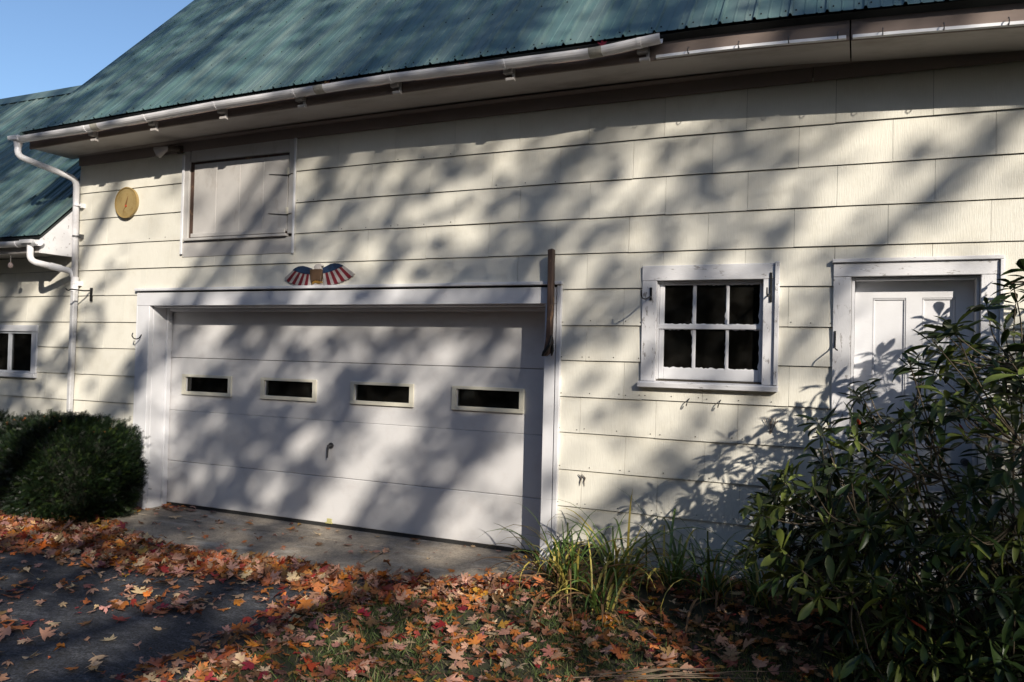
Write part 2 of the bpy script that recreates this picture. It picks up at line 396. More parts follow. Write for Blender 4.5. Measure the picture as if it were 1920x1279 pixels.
def shingle_rows(parent, lines, x0w, x1w, cutouts, pitch=0.625, base=(-1.45, -1.10), nail=None):
    for k in range(len(lines)-1):
        zt, zb = lines[k], lines[k+1]
        if k < len(lines)-2:      # added black strip draws the gap and butt shadow under every course
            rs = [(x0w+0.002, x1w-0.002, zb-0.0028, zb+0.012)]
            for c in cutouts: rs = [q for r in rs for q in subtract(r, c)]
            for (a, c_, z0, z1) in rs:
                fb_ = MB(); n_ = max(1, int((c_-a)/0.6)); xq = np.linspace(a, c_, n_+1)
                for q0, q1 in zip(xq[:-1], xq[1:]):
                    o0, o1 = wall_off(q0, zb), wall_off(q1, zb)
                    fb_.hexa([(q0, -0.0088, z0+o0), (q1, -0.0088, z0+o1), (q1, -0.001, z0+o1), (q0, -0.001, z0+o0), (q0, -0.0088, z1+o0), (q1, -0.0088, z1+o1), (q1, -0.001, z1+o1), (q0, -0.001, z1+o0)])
                fb_.build("course_shadow_strip", COURSE_SHADOW, parent)
        x = base[k % 2] + rng.uniform(-0.04, 0.04); x -= pitch*math.ceil((x - x0w)/pitch)
        while x < x1w:
            xa, xb = max(x, x0w), min(x + pitch, x1w); x += pitch
            if xb - xa < 0.02: continue
            rs = [(xa + 0.0012, xb - 0.0012, zb, zt)]
            for c in cutouts: rs = [q for r in rs for q in subtract(r, c)]
            for (a, c_, z0, z1) in rs:
                if c_ - a < 0.015 or z1 - z0 < 0.015: continue
                yb = -0.019 + rng.uniform(-0.002, 0.002)
                fb = 1 - (z0 - zb)/(zt - zb); ft = 1 - (z1 - zb)/(zt - zb)   # the slab leans out towards its foot
                y_b = -0.004 + (yb + 0.004)*fb; y_t = -0.004 + (yb + 0.004)*ft
                top = z1 + (0.02 if abs(z1 - zt) < 1e-6 and k > 0 else 0.0)
                dz = [rng.uniform(-0.0025, 0.0025) for _ in range(2)] if z0 == zb else [0, 0]
                z0a = z0 + wall_off(a, z0) + dz[0]; z0b = z0 + wall_off(c_, z0) + dz[1]; z1a = top + wall_off(a, top); z1b = top + wall_off(c_, top)
                h = MB(); h.hexa([(a, y_b, z0a), (c_, y_b, z0b), (c_, y_b+0.009, z0b), (a, y_b+0.009, z0a), (a, y_t, z1a), (c_, y_t, z1b), (c_, y_t+0.007, z1b), (a, y_t+0.007, z1a)])
                h.build("shingle", SHINGLE, parent)
                if nail and nail(a, z0) and z0 == zb and c_ - a > 0.08:
                    for q in ((0.12, 0.88) if c_ - a < 0.3 else (0.06, 0.5, 0.94)):
                        xn = a + (c_-a)*q; zn = z0 + 0.028 + rng.uniform(-0.004, 0.01)
                        nails.disc((xn, zn), 0.0042, y_b-0.003, y_b+0.002, 6)
shingle_rows(wall, LINES, XL, XR, CAS, nail=lambda x, z: (-2.3 < x < -0.6 and z < 2.1) or (-7 < x < -2.3 and z < 2.5) or rng.random() < 0.08)
tag(nails.build("shingle_nail", IRON, wall), kind='stuff')

# garage opening: casing, jambs, header, stop
cz = 2.195
gc = lambda n, *a, **k: box(n, TRIM, barn, *a, **k)
gc("casing_board", -7.145, -6.968, -0.034, 0.02, -0.02, cz)
gc("casing_board", -2.412, -2.315, -0.034, 0.02, -0.02, cz)
gc("casing_board", -7.145, -2.315, -0.036, 0.02, cz + 0.002, 2.335)
gc("casing_edge_strip", -2.306, -2.268, -0.045, 0.0, -0.02, 2.352)
gc("casing_edge_strip", -7.165, -7.148, -0.030, 0.0, 0.0, 2.352)
gc("drip_cap", -7.17, -2.262, -0.062, 0.0, 2.354, 2.382)
gc("jamb", -7.0, -6.966, 0.022, 0.36, -0.02, cz)
gc("jamb", -2.414, -2.38, 0.022, 0.36, -0.02, cz)
gc("header_jamb", -6.964, -2.416, 0.022, 0.36, cz - 0.012, cz + 0.03)
gc("door_stop", -6.964, -6.935, 0.19, 0.252, 0.0, cz - 0.014, bevel=0.004)
gc("door_stop", -2.445, -2.416, 0.19, 0.252, 0.0, cz - 0.014, bevel=0.004)
gc("door_stop", -6.933, -2.447, 0.20, 0.252, cz - 0.045, cz - 0.014, bevel=0.004)
DY = 0.26
gd = MB()      # stiles behind the sections
for q in (-6.94, -5.82, -4.75, -3.63, -2.50): gd.box(q - 0.02, q + 0.04, DY+0.042, DY+0.062, 0.05, 1.22); gd.box(q - 0.02, q + 0.04, DY+0.042, DY+0.062, 1.48, 2.15)
gd.box(-6.96, -2.46, DY+0.0425, DY+0.061, 1.485, 1.53); gd = gd.build("garage_door", mat("garage_door_back", (0.2, 0.19, 0.18), rough=0.8), barn)
tag(gd, "wide white sectional overhead door with four slot windows")
SEC = [0.056, 0.515, 1.070, 1.645, 2.225]
GW = [(-6.758, -6.059), (-5.665, -4.956), (-4.546, -3.832), (-3.424, -2.703)]
for k in range(4):
    z0, z1 = SEC[k] + 0.002, SEC[k+1] - 0.002
    if k == 2:
        s = MB(); zc0, zc1 = 1.28, 1.44; cuts = [-6.962] + [q for a, c in GW for q in (a+0.05, c-0.05)] + [-2.416]
        s.box(-6.962, -2.416, DY, DY+0.04, z0, zc0); s.box(-6.962, -2.416, DY, DY+0.04, zc1, z1)
        for q in range(0, len(cuts), 2): s.box(cuts[q], cuts[q+1], DY, DY+0.04, zc0, zc1)
        bm_bevel = 0.0
    else:
        s = MB(); s.box(-6.962, -2.416, DY, DY+0.04, z0, z1); bm_bevel = 0.005
    s.build("door_section", DOORP, gd, bevel=bm_bevel)
for (a, c) in GW:
    f = MB(); z0, z1 = 1.248, 1.468; t = 0.046
    f.box(a, c, DY-0.022, DY-0.001, z0, z0+t*0.8); f.box(a, c, DY-0.022, DY-0.001, z1-t*0.6, z1)
    f.box(a, a+t, DY-0.021, DY-0.001, z0+t*0.8, z1-t*0.6); f.box(c-t, c, DY-0.021, DY-0.001, z0+t*0.8, z1-t*0.6)
    f.build("window_frame", FRAMEP, gd, bevel=0.002)
    box("pane", GLASS, gd, a+0.05, c-0.05, DY+0.012, DY+0.016, 1.281, 1.439, bevel=0)
box("bottom_seal", mat("door_rubber", (0.02, 0.02, 0.02), rough=0.8), gd, -6.962, -2.416, DY+0.006, DY+0.04, 0.0, 0.054, bevel=0)
h = MB(); h.disc((-4.765, 0.825), 0.030, DY-0.012, DY, 12); h.tube([(-4.765, DY-0.01, 0.825), (-4.768, DY-0.045, 0.822)], 0.012); h.tube([(-4.768, DY-0.045, 0.835), (-4.772, DY-0.048, 0.77), (-4.775, DY-0.046, 0.71)], [0.012, 0.010, 0.008])
h.build("door_handle", STEEL, gd)
h = MB(); h.box(-4.80, -4.72, DY-0.018, DY-0.001, 0.060, 0.072); h.box(-4.79, -4.73, DY-0.006, DY-0.001, 0.072, 0.108); h.build("lift_handle", mat("yellowed_plastic", (0.45, 0.42, 0.2), rough=0.5), gd, bevel=0.002)

# six pane window
def bar(name, material, parent, x0, x1, y0, y1, z0, z1, bevel=0.003): return box(name, material, parent, x0, x1, y0, y1, z0, z1, bevel)
bar("window_casing_board", PEEL_V, barn, -1.590, -1.474, -0.032, 0.01, 1.585, 2.372)
bar("window_casing_board", PEEL_V, barn, -0.671, -0.590, -0.032, 0.01, 1.585, 2.372)
bar("window_casing_board", PEEL_H, barn, -1.592, -0.590, -0.034, 0.01, 2.374, 2.492)
bar("window_casing_band", PEEL_V, barn, -0.587, -0.556, -0.056, 0.01, 1.585, 2.500)
s = MB(); s.hexa([(-1.606, -0.075, 1.535), (-0.552, -0.075, 1.535), (-0.552, 0.08, 1.545), (-1.606, 0.08, 1.545), (-1.606, -0.078, 1.575), (-0.552, -0.078, 1.575), (-0.552, 0.08, 1.597), (-1.606, 0.08, 1.597)])
s.build("window_sill", PEEL_H, barn, bevel=0.004)
j = MB(); j.box(-1.475, -1.465, 0.012, 0.12, 1.6, 2.372); j.box(-0.68, -0.67, 0.012, 0.12, 1.6, 2.372); j.box(-1.464, -0.681, 0.012, 0.12, 2.362, 2.372); j.build("window_jamb", TRIM, barn)
YS = 0.035
win = MB()
win.box(-1.463, -1.427, YS, YS+0.035, 1.602, 2.361); win.box(-0.701, -0.682, YS, YS+0.035, 1.602, 2.361)
win.box(-1.426, -0.702, YS, YS+0.035, 2.343, 2.361); win.box(-1.426, -0.702, YS, YS+0.035, 1.602, 1.690)
win = win.build("window", TRIM, barn, bevel=0.003); tag(win, "six pane white wooden window sash")
colx = [(-1.427, -1.203), (-1.178, -0.949), (-0.927, -0.701)]; rowz = [(1.690, 1.996), (2.034, 2.343)]
bar("meeting_rail", TRIM, win, -1.465, -0.682, YS-0.012, YS+0.03, 1.997, 2.033)
for xm0, xm1 in ((-1.203, -1.178), (-0.949, -0.927)):
    for z0, z1 in rowz: bar("muntin", TRIM, win, xm0, xm1, YS+0.002, YS+0.03, z0, z1)
for a, c in colx:
    for z0, z1 in rowz:
        bar("pane", GLASS, win, a+0.001, c-0.001, YS+0.016, YS+0.019, z0+0.001, z1-0.001, 0)
        for side in range(3):     # ragged old putty along some edges of the pane
            if rng.random() < 0.25: continue
            p = MB(); n = 14
            if side == 0: e = [(a+(c-a)*t/n, z0 + abs(rng.normal(0.004, 0.004))) for t in range(n+1)]; o = [(c, z0), (a, z0)]
            elif side == 1: e = [(c - abs(rng.normal(0.003, 0.0035)), z0+(z1-z0)*t/n) for t in range(n+1)]; o = [(c, z1), (c, z0)]
            else: e = [(a+(c-a)*t/n, z1 - abs(rng.normal(0.003, 0.004))) for t in range(n+1)]; o = [(c, z1), (a, z1)]
            p.prism(e + o, YS+0.009, YS+0.0155); p.build("putty", PEEL_H, win)

# side door
bar("door_casing_board", PEEL_V, barn, -0.188, -0.068, -0.034, 0.01, 0.0, 2.378)
bar("door_casing_board", PEEL_V, barn, 0.732, 0.838, -0.034, 0.01, 0.0, 2.378)
bar("door_casing_board", PEEL_H, barn, -0.188, 0.838, -0.036, 0.01, 2.380, 2.478)
bar("door_casing_band", PEEL_H, barn, -0.196, 0.862, -0.056, 0.0, 2.480, 2.506)
bar("door_casing_band", PEEL_V, barn, 0.840, 0.862, -0.056, 0.0, 0.0, 2.478)
bar("jamb", TRIM, barn, -0.068, -0.046, 0.012, 0.16, 0.1, 2.376); bar("jamb", TRIM, barn, 0.711, 0.731, 0.012, 0.16, 0.1, 2.376); bar("jamb", TRIM, barn, -0.044, 0.709, 0.012, 0.16, 2.356, 2.376)
d = MB(); YD = 0.12
d.box(-0.044, 0.075, YD, YD+0.04, 0.14, 2.354); d.box(0.600, 0.709, YD, YD+0.04, 0.14, 2.354)
for z0, z1 in ((2.236, 2.354), (1.02, 1.20), (0.14, 0.38)): d.box(0.075, 0.600, YD, YD+0.04, z0, z1)
d.box(0.290, 0.392, YD, YD+0.04, 0.38, 1.02); d.box(0.290, 0.392, YD, YD+0.04, 1.20, 2.236)
d = d.build("side_door", TRIM, barn); tag(d, "white panelled side door in deep frame")
for a, c in ((0.075, 0.290), (0.392, 0.600)):
    for z0, z1 in ((0.38, 1.02), (1.20, 2.236)):
        p = MB(); p.box(a+0.002, c-0.002, YD+0.016, YD+0.03, z0+0.002, z1-0.002); p.build("door_panel", TRIM, d)
        p = MB(); t = 0.014
        for q in ((a, c, z0, z0+t), (a, c, z1-t, z1), (a, a+t, z0+t, z1-t), (c-t, c, z0+t, z1-t)): p.box(q[0]+0.001, q[1]-0.001, YD+0.005, YD+0.0155, q[2]+0.001, q[3]-0.001)
        p.build("panel_moulding", TRIM, d, bevel=0.003)
h = MB(); h.disc((0.665, 1.10), 0.026, YD-0.01, YD, 14); h.tube([(0.665, YD-0.01, 1.10), (0.665, YD-0.035, 1.10), (0.665, YD-0.045, 1.10), (0.665, YD-0.065, 1.10)], [0.01, 0.012, 0.027, 0.02], 12); h.build("door_knob", STEEL, d)
bar("door_step", CONC, barn, -0.15, 0.82, -0.20, 0.12, -0.1, 0.135, 0.008)

# hay hatch
HM = mat("shaded_grey_hatch_paint", (0.47, 0.45, 0.43), rough=0.6, var=0.07, scale=4, dirt=(0.26, 0.22, 0.19), dirt_scale=6, dirt_amt=0.55, dirt_edge=(0.56, 0.74), dirt_stretch=(1, 1, 0.5), bump=0.2, bscale=30, bstretch=(6, 1, 1))  # grey paint, darkened to hold the shade on the casing boards
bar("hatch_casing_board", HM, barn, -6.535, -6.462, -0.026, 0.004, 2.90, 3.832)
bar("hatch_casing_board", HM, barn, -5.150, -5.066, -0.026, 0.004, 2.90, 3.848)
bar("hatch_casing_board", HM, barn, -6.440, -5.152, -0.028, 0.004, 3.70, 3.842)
bar("hatch_batten", TRIM, barn, -6.552, -6.522, -0.042, -0.027, 2.735, 3.78)
bar("hatch_batten", TRIM, barn, -5.082, -5.058, -0.042, -0.027, 2.70, 3.83)
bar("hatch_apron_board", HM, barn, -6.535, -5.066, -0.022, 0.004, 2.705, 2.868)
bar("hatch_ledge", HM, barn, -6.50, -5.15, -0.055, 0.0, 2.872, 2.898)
hatch = MB(); hatch.box(-6.46, -5.152, -0.006, 0.004, 2.90, 3.70); hatch = hatch.build("hatch", RUST, barn); tag(hatch, "closed grey white plank loft hatch")
px0 = -6.392
for k, wd in enumerate((0.31, 0.315, 0.305, 0.302)):
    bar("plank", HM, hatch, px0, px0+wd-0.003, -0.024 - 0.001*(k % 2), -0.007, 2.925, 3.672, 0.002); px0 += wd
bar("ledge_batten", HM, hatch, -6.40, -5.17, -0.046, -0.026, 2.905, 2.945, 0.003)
for z in (3.49, 3.10):
    p = MB(); p.prism([(-5.39, z+0.009), (-5.16, z-0.014), (-5.10, z+0.0), (-5.10, z-0.004), (-5.16, z-0.020), (-5.39, z+0.006)], -0.034, -0.027)
    p.build("strap_hinge", IRON, hatch); p = MB(); p.box(-5.165, -5.145, -0.04, -0.026, z-0.012, z+0.055); p.build("hinge_knuckle", FRAMEP, hatch)

# eave: frieze, bed moulding, soffit, fascia
XS = lin(-8.33, XR+0.2, 44)
XSw = lin(XL, XR, 42)
fo = lambda x: sag0(x)*0.6
def swept(name, material, prof, xs, off=sag, bevel=0.0):
    b = MB(); b.sweepx(prof, xs, off); return b.build(name, material, barn, bevel=bevel)
def rect(y0, y1, z0, z1): return [(y0, z0), (y1, z0), (y1, z1), (y0, z1)]
JX = -0.35
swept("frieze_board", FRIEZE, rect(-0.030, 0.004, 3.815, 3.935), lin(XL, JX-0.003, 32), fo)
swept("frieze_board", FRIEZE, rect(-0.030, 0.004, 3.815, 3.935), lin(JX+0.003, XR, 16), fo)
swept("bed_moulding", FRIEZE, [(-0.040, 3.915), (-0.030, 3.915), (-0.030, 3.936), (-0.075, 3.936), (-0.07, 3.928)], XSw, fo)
SZ = 3.94
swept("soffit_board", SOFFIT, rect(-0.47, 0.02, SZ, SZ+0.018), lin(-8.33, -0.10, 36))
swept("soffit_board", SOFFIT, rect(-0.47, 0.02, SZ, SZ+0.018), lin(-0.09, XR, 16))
FAS = mat("brown_stained_fascia", (0.19, 0.145, 0.125), rough=0.7, var=0.14, scale=3, stretch=(0.3, 1, 1), dirt=(0.13, 0.10, 0.08), dirt_scale=4, dirt_amt=0.6, dirt_edge=(0.48, 0.72), dirt_stretch=(0.3, 1, 2))
swept("fascia_board", FAS, rect(-0.49, -0.471, SZ-0.012, SZ+0.165), lin(-8.33, -0.10, 36))
swept("fascia_board", FAS, rect(-0.49, -0.471, SZ-0.012, SZ+0.165), lin(-0.09, XR, 16))
swept("fascia_moulding", TRIM, [(-0.515, SZ-0.006), (-0.491, SZ-0.010), (-0.491, SZ+0.020), (-0.505, SZ+0.018)], lin(-1.40, -0.12, 12))
swept("fascia_moulding", TRIM, [(-0.515, SZ-0.006), (-0.491, SZ-0.010), (-0.491, SZ+0.020), (-0.505, SZ+0.018)], lin(-0.08, XR, 16))
for x in (-1.16, -0.81, -0.48, -0.17, 0.10, 0.45, 0.80):
    z = SZ + sag(x) + 0.01; b = MB()
    b.tube([(x, -0.505, z+0.03), (x, -0.54, z+0.022), (x, -0.556, z), (x, -0.545, z-0.022), (x, -0.525, z-0.020), (x, -0.518, z-0.008)], 0.0035, 6); b.build("cup_hook", STEEL, barn)

# ---- ribbed metal roof (main)
def rib_profile(width, nrib=4):
    p = width/nrib; pts = []
    for k in range(nrib):
        a = k*p
        for dx, h in ((0, 0), (p*0.30, 0), (p*0.315, 0.005), (p*0.355, 0.005), (p*0.37, 0), (p*0.63, 0), (p*0.645, 0.005), (p*0.685, 0.005), (p*0.70, 0), (p*0.88, 0), (p*0.915, 0.019), (p*0.965, 0.019)):
            pts.append((a+dx, h))
    pts.append((width, 0.0)); return pts
def metal_panel(x0, width, eave, ridge, off, parent, clipx=None):
    """eave, ridge: (y,z)."""
    b = MB(); pr = [q for q in rib_profile(width) if clipx is None or x0+q[0] <= clipx]
    dy, dz = ridge[0]-eave[0], ridge[1]-eave[1]; l = math.hypot(dy, dz); n = (-dz/l, dy/l) if dy > 0 else (dz/l, -dy/l)
    S = [0, 0.004, 0.3, 0.6, 1.0]
    for t in S:
        for dx, h in pr:
            x = x0+dx; o = off(x)*(1-t); hh = h + 0.0008
            b.v.append((x, eave[0]+dy*t + n[0]*hh, eave[1]+dz*t + n[1]*hh + o))
    m_ = len(pr)
    for j in range(len(S)-1):
        for i in range(m_-1):
            a = j*m_+i; b.f.append((a, a+1, a+1+m_, a+m_))
    return b.build("roof_panel", ROOFM, parent)
EAVE = (-0.575, 4.095); RIDGE = (RIDGE_Y, EAVE[1] + (RIDGE_Y - EAVE[0])*1.0355)
roof = MB()
roof.sweepx([(-0.555, 4.085), (RIDGE[0], RIDGE[1]-0.03), (RIDGE[0], RIDGE[1]-0.12), (-0.49, 4.06)], lin(-8.34, XR+0.2, 30), lambda x: sag(x)*0.8)
roof.sweepx([(8.6, 4.085), (8.5, 4.0), (RIDGE[0]+0.001, RIDGE[1]-0.12), (RIDGE[0]+0.001, RIDGE[1]-0.03)], [-8.34, XR+0.2], lambda x: 0)
roof = roof.build("roof", DARKW, barn)
tag(roof, "steep teal green ribbed metal roof")
PW = 0.93; x = -8.36; scr = MB()
slope_n = Vector((0, -(RIDGE[1]-EAVE[1]), RIDGE[0]-EAVE[0])).normalized()
while x < XR + 0.2:
    metal_panel(x, PW, EAVE, RIDGE, sag, roof)
    x += PW
    if x < XR: pass
for row, t in enumerate((0.012, 0.13, 0.26, 0.39, 0.52, 0.65, 0.78)):
    for k in range(int((XR+8.3)/(PW/4))):
        for dx in (0.02, PW/4*0.78):
            if row and dx > 0.1: continue
            xx = -8.36 + k*PW/4 + dx + rng.uniform(-0.004, 0.004)
            p = Vector((xx, EAVE[0]+(RIDGE[0]-EAVE[0])*t, EAVE[1]+(RIDGE[1]-EAVE[1])*t + sag(xx)*(1-t)))
            scr.tube([p, p + slope_n*0.008], 0.0055, 6)
tag(scr.build("roof_screw", DARKW, roof), kind='stuff')
b = MB(); b.sweepx([(RIDGE[0]-0.14, RIDGE[1]-0.11), (RIDGE[0], RIDGE[1]+0.04), (RIDGE[0]+0.14, RIDGE[1]-0.11), (RIDGE[0], RIDGE[1]+0.03)], [-8.37, XR+0.2], lambda x: 0); b.build("ridge_cap", ROOFM, roof)
b = MB(); e0 = (EAVE[0], EAVE[1]-0.01); b.hexa([(-8.345, e0[0], e0[1]-0.11-0.04), (-8.37, e0[0], e0[1]-0.15), (-8.37, RIDGE[0], RIDGE[1]-0.15), (-8.345, RIDGE[0], RIDGE[1]-0.15), (-8.345, e0[0], e0[1]-0.03), (-8.37, e0[0], e0[1]-0.03), (-8.37, RIDGE[0], RIDGE[1]), (-8.345, RIDGE[0], RIDGE[1])]); b.build("rake_board", ROOFM, barn)

# ---- half round gutter with sag and a loose end
GY = -0.585
GP = [(-8.33, 3.985), (-7.3, 4.000), (-5.6, 4.053), (-3.6, 4.075), (-2.56, 4.058), (-1.86, 4.048), (-1.80, 4.050), (-1.345, 4.085)]
def gz(x): return float(np.interp(x, [p[0] for p in GP], [p[1] for p in GP]))
def half_round(r, t=0.004, n=10):
    o = [(GY + r*math.cos(math.pi + math.pi*k/n), r*math.sin(math.pi + math.pi*k/n)) for k in range(n+1)]
    i = [(GY + (r-t)*math.cos(2*math.pi - math.pi*k/n), (r-t)*math.sin(2*math.pi - math.pi*k/n)) for k in range(n+1)]
    return o + i
gutter = MB(); gutter.sweepx(half_round(0.055), lin(-8.33, -1.345, 60), gz); gutter = gutter.build("gutter", PVC, barn, smooth=False)
tag(gutter, "white half round plastic gutter sagging along the eave")
for x in (-7.30, -6.45, -5.55, -4.63, -3.63, -2.58, -1.50):
    b = MB(); b.sweepx(half_round(0.059, 0.005), [x-0.014, x+0.014], gz); b.build("gutter_bracket", PVC, gutter)
    b = MB(); z = gz(x); b.box(x-0.035, x+0.04, -0.545, -0.492, z-0.075, z-0.03); b.hexa([(x-0.02, -0.53, z-0.13), (x+0.055, -0.53, z-0.13), (x+0.055, -0.492, z-0.135), (x-0.02, -0.492, z-0.135), (x-0.02, -0.53, z-0.108), (x+0.055, -0.53, z-0.108), (x+0.055, -0.492, z-0.10), (x-0.02, -0.492, z-0.10)]); b.box(x+0.03, x+0.05, -0.515, -0.492, z-0.108, z-0.03)
    b.build("bracket_block", SOFFIT, gutter, bevel=0.002)
for x, r in ((-4.35, 0.0565), (-1.83, 0.057), (-7.15, 0.0565)):
    b = MB(); b.sweepx(half_round(r), [x-0.05, x+0.05], gz); b.build("gutter_joint", mat("dirty_gutter_plastic", (0.40, 0.38, 0.33), rough=0.5, var=0.3, scale=18), gutter)
b = MB(); b.hexa([(-8.46, GY-0.062, 3.955), (-8.31, GY-0.062, 3.945), (-8.31, GY+0.05, 3.945), (-8.46, GY+0.05, 3.955), (-8.47, GY-0.068, 3.997), (-8.30, GY-0.068, 3.997), (-8.30, GY+0.055, 3.997), (-8.47, GY+0.055, 3.997)]); b.tube([(-8.38, GY, 3.958), (-8.38, GY, 3.88)], [0.05, 0.036], 14); b.build("gutter_outlet", PVC, gutter, bevel=0.004)

def bend(pts, r=0.06, n=6):
    P = [Vector(p) for p in pts]; out = [P[0]]
    for a, p, c in zip(P, P[1:], P[2:]):
        d0 = (a-p); d1 = (c-p); rr = min(r, d0.length*0.45, d1.length*0.45); s0 = p + d0.normalized()*rr; s1 = p + d1.normalized()*rr
        for k in range(n+1):
            t = k/n; out.append(s0*(1-t)**2 + p*2*t*(1-t) + s1*t*t)
    out.append(P[-1]); return out
dp = MB(); dp.tube(bend([(-8.38, GY, 3.93), (-8.38, GY, 3.79), (-8.12, -0.075, 3.625), (-8.10, -0.07, 2.40)], 0.08), 0.034, 14)
dp = dp.build("downpipe", PVC, barn, smooth=True); tag(dp, "round white plastic downpipe swan necking from the gutter to the wall")
b = MB(); b.tube([(-8.10, -0.07, 2.52), (-8.10, -0.07, 2.36)], 0.040, 14); b.build("pipe_coupling", PVC, dp, smooth=False)
lo = MB(); lo.hexa([(-8.155, -0.085, 1.0), (-8.10, -0.085, 1.0), (-8.10, -0.03, 1.0), (-8.155, -0.03, 1.0), (-8.13, -0.10, 2.37), (-8.068, -0.10, 2.37), (-8.068, -0.04, 2.37), (-8.13, -0.04, 2.37)])
lo.build("lower_pipe", mat("faded_grey_pipe", (0.48, 0.48, 0.49), rough=0.6, var=0.15, dirt=(0.25, 0.23, 0.2), dirt_scale=10), dp, bevel=0.01)
b = MB(); b.box(-8.16, -8.095, -0.10, -0.02, 0.96, 0.995); b.build("pipe_shoe", STEEL, dp)
for z in (3.33, 2.98, 2.45):
    b = MB(); b.tube([(-8.10, -0.07, z-0.008), (-8.10, -0.07, z+0.008)], 0.043, 14); b.box(-8.07, -8.045, -0.06, -0.004, z-0.025, z+0.025); b.build("pipe_clip", PVC if z != 2.98 else STEEL, dp)

# hooks on the wall
def wall_hook(pts, r=0.005, plate=None, name="wall_hook"):
    b = MB(); b.tube(bend(pts, 0.02, 4), r, 7)
    if plate: b.box(*plate)
    return b.build(name, IRON, barn)
wall_hook([(-1.518, -0.036, 2.25), (-1.518, -0.20, 2.215), (-1.518, -0.30, 2.215), (-1.518, -0.335, 2.24), (-1.518, -0.33, 2.275)], 0.006, (-1.526, -1.510, -0.042, -0.033, 2.22, 2.32), "bracket_hook")
wall_hook([(-0.616, -0.036, 2.27), (-0.616, -0.16, 2.235), (-0.616, -0.27, 2.225), (-0.616, -0.30, 2.25), (-0.616, -0.29, 2.285)], 0.006, (-0.624, -0.608, -0.042, -0.033, 2.20, 2.42), "bracket_hook")
wall_hook([(-7.885, -0.02, 2.37), (-7.89, -0.12, 2.36), (-7.89, -0.27, 2.365), (-7.89, -0.30, 2.345), (-7.89, -0.33, 2.365)], 0.008, (-7.90, -7.87, -0.03, -0.016, 2.25, 2.40), "bracket_hook")
wall_hook([(-7.07, -0.036, 1.885), (-7.07, -0.07, 1.84), (-7.08, -0.12, 1.835), (-7.08, -0.15, 1.87), (-7.075, -0.14, 1.90)], 0.006, None, "cup_hook")
wall_hook([(-0.17, -0.036, 1.93), (-0.168, -0.05, 1.88), (-0.165, -0.16, 1.86), (-0.15, -0.19, 1.85)], 0.005, (-0.176, -0.164, -0.042, -0.034, 1.87, 1.99), "cup_hook")
for x in (-1.205, -0.967): wall_hook([(x, -0.012, 1.46), (x, -0.03, 1.455), (x-0.004, -0.06, 1.44), (x-0.012, -0.065, 1.41), (x-0.016, -0.05, 1.40), (x-0.018, -0.035, 1.415)], 0.0035, None, "cup_hook")

# crawl space opening: a solid plate with the hole's shade in its colour
bar("crawl_space_opening", mat("opening_shade_plate", (0.03, 0.027, 0.025), rough=0.9), barn, -2.25, -1.86, -0.019, 0.0, -0.02, 0.235, 0)

# ------------------------------------------------------------------ low wing on the left
wing = empty("wing_building", "low cream shingled wing with green roof left of the tall barn", "building")
WXL = -15.5
s = MB()
for a, c, z0, z1 in ((WXL, -9.86, -0.3, 2.9), (-8.85, XL-0.004, -0.3, 2.9), (-9.86, -8.85, -0.3, 1.41), (-9.86, -8.85, 1.93, 2.9)): s.box(a, c, 0.006, 0.13, z0, z1)
s.box(WXL, XL-0.004, 5.0, 5.1, -0.3, 2.9); s.box(WXL, WXL+0.1, 0.13, 5.0, -0.3, 2.9)
ww = s.build("wall", SHEATH, wing)
shingle_rows(ww, [2.78] + LINES[4:], -10.6, XL-0.004, [(-9.96, -8.76, 1.355, 1.98)])
bar("window_casing_board", TRIM, wing, -9.96, -8.77, -0.03, 0.0, 1.90, 1.975); bar("window_casing_board", TRIM, wing, -9.96, -8.77, -0.05, 0.0, 1.36, 1.41)
bar("window_casing_board", TRIM, wing, -8.855, -8.77, -0.03, 0.0, 1.412, 1.898); bar("window_casing_board", TRIM, wing, -9.96, -9.875, -0.03, 0.0, 1.412, 1.898)
sw = MB(); sw.box(-9.87, -8.86, -0.012, 0.03, 1.413, 1.437); sw.box(-9.87, -8.86, -0.012, 0.03, 1.876, 1.897); sw.box(-8.885, -8.861, -0.011, 0.03, 1.437, 1.876); sw.box(-9.87, -9.846, -0.011, 0.03, 1.437, 1.876); sw.box(-9.30, -9.258, -0.010, 0.03, 1.437, 1.876)
sw = sw.build("window", ALU, wing)
bar("sash_stile", ALU, sw, -9.09, -9.06, 0.031, 0.05, 1.437, 1.876); bar("pane", GLASS, sw, -9.258, -8.885, 0.012, 0.016, 1.438, 1.875, 0); bar("pane", GLASS, sw, -9.846, -9.30, 0.006, 0.010, 1.438, 1.875, 0)
WE = (-0.44, 2.945); WR = (2.5, 5.90)
rf = MB(); rf.prismx([(-0.42, 2.935), (WR[0], WR[1]-0.03), (5.5, 2.9), (5.4, 2.84), (WR[0], WR[1]-0.14), (-0.36, 2.86)], WXL-0.2, XL-0.05); rf = rf.build("roof", DARKW, wing)
tag(rf, "lower teal green ribbed metal roof")
x = XL-0.035-PW
while x > WXL: metal_panel(x, PW, WE, WR, lambda q: 0, rf); x -= PW
b = MB(); b.sweepx([(WR[0]-0.16, WR[1]-0.13), (WR[0], WR[1]+0.045), (WR[0]+0.16, WR[1]-0.13), (WR[0], WR[1]+0.035)], [WXL, XL], lambda q: 0); b.build("ridge_cap", ROOFM, rf)
bar("soffit_board", SOFFIT, wing, WXL, XL-0.06, -0.40, 0.0, 2.770, 2.786); bar("fascia_board", SOFFIT, wing, WXL, XL-0.06, -0.422, -0.401, 2.755, 2.90)
e = MB(); e.prismx([(-0.425, 2.752), (-0.425, 2.900), (-0.01, 3.315), (-0.01, 2.752)], XL-0.058, XL-0.03); e.build("eave_end_board", PEEL_H, wing)
GYW = -0.475
def half_w(r, t=0.004, n=10): return [(y - GY + GYW, z) for y, z in half_round(r, t, n)]
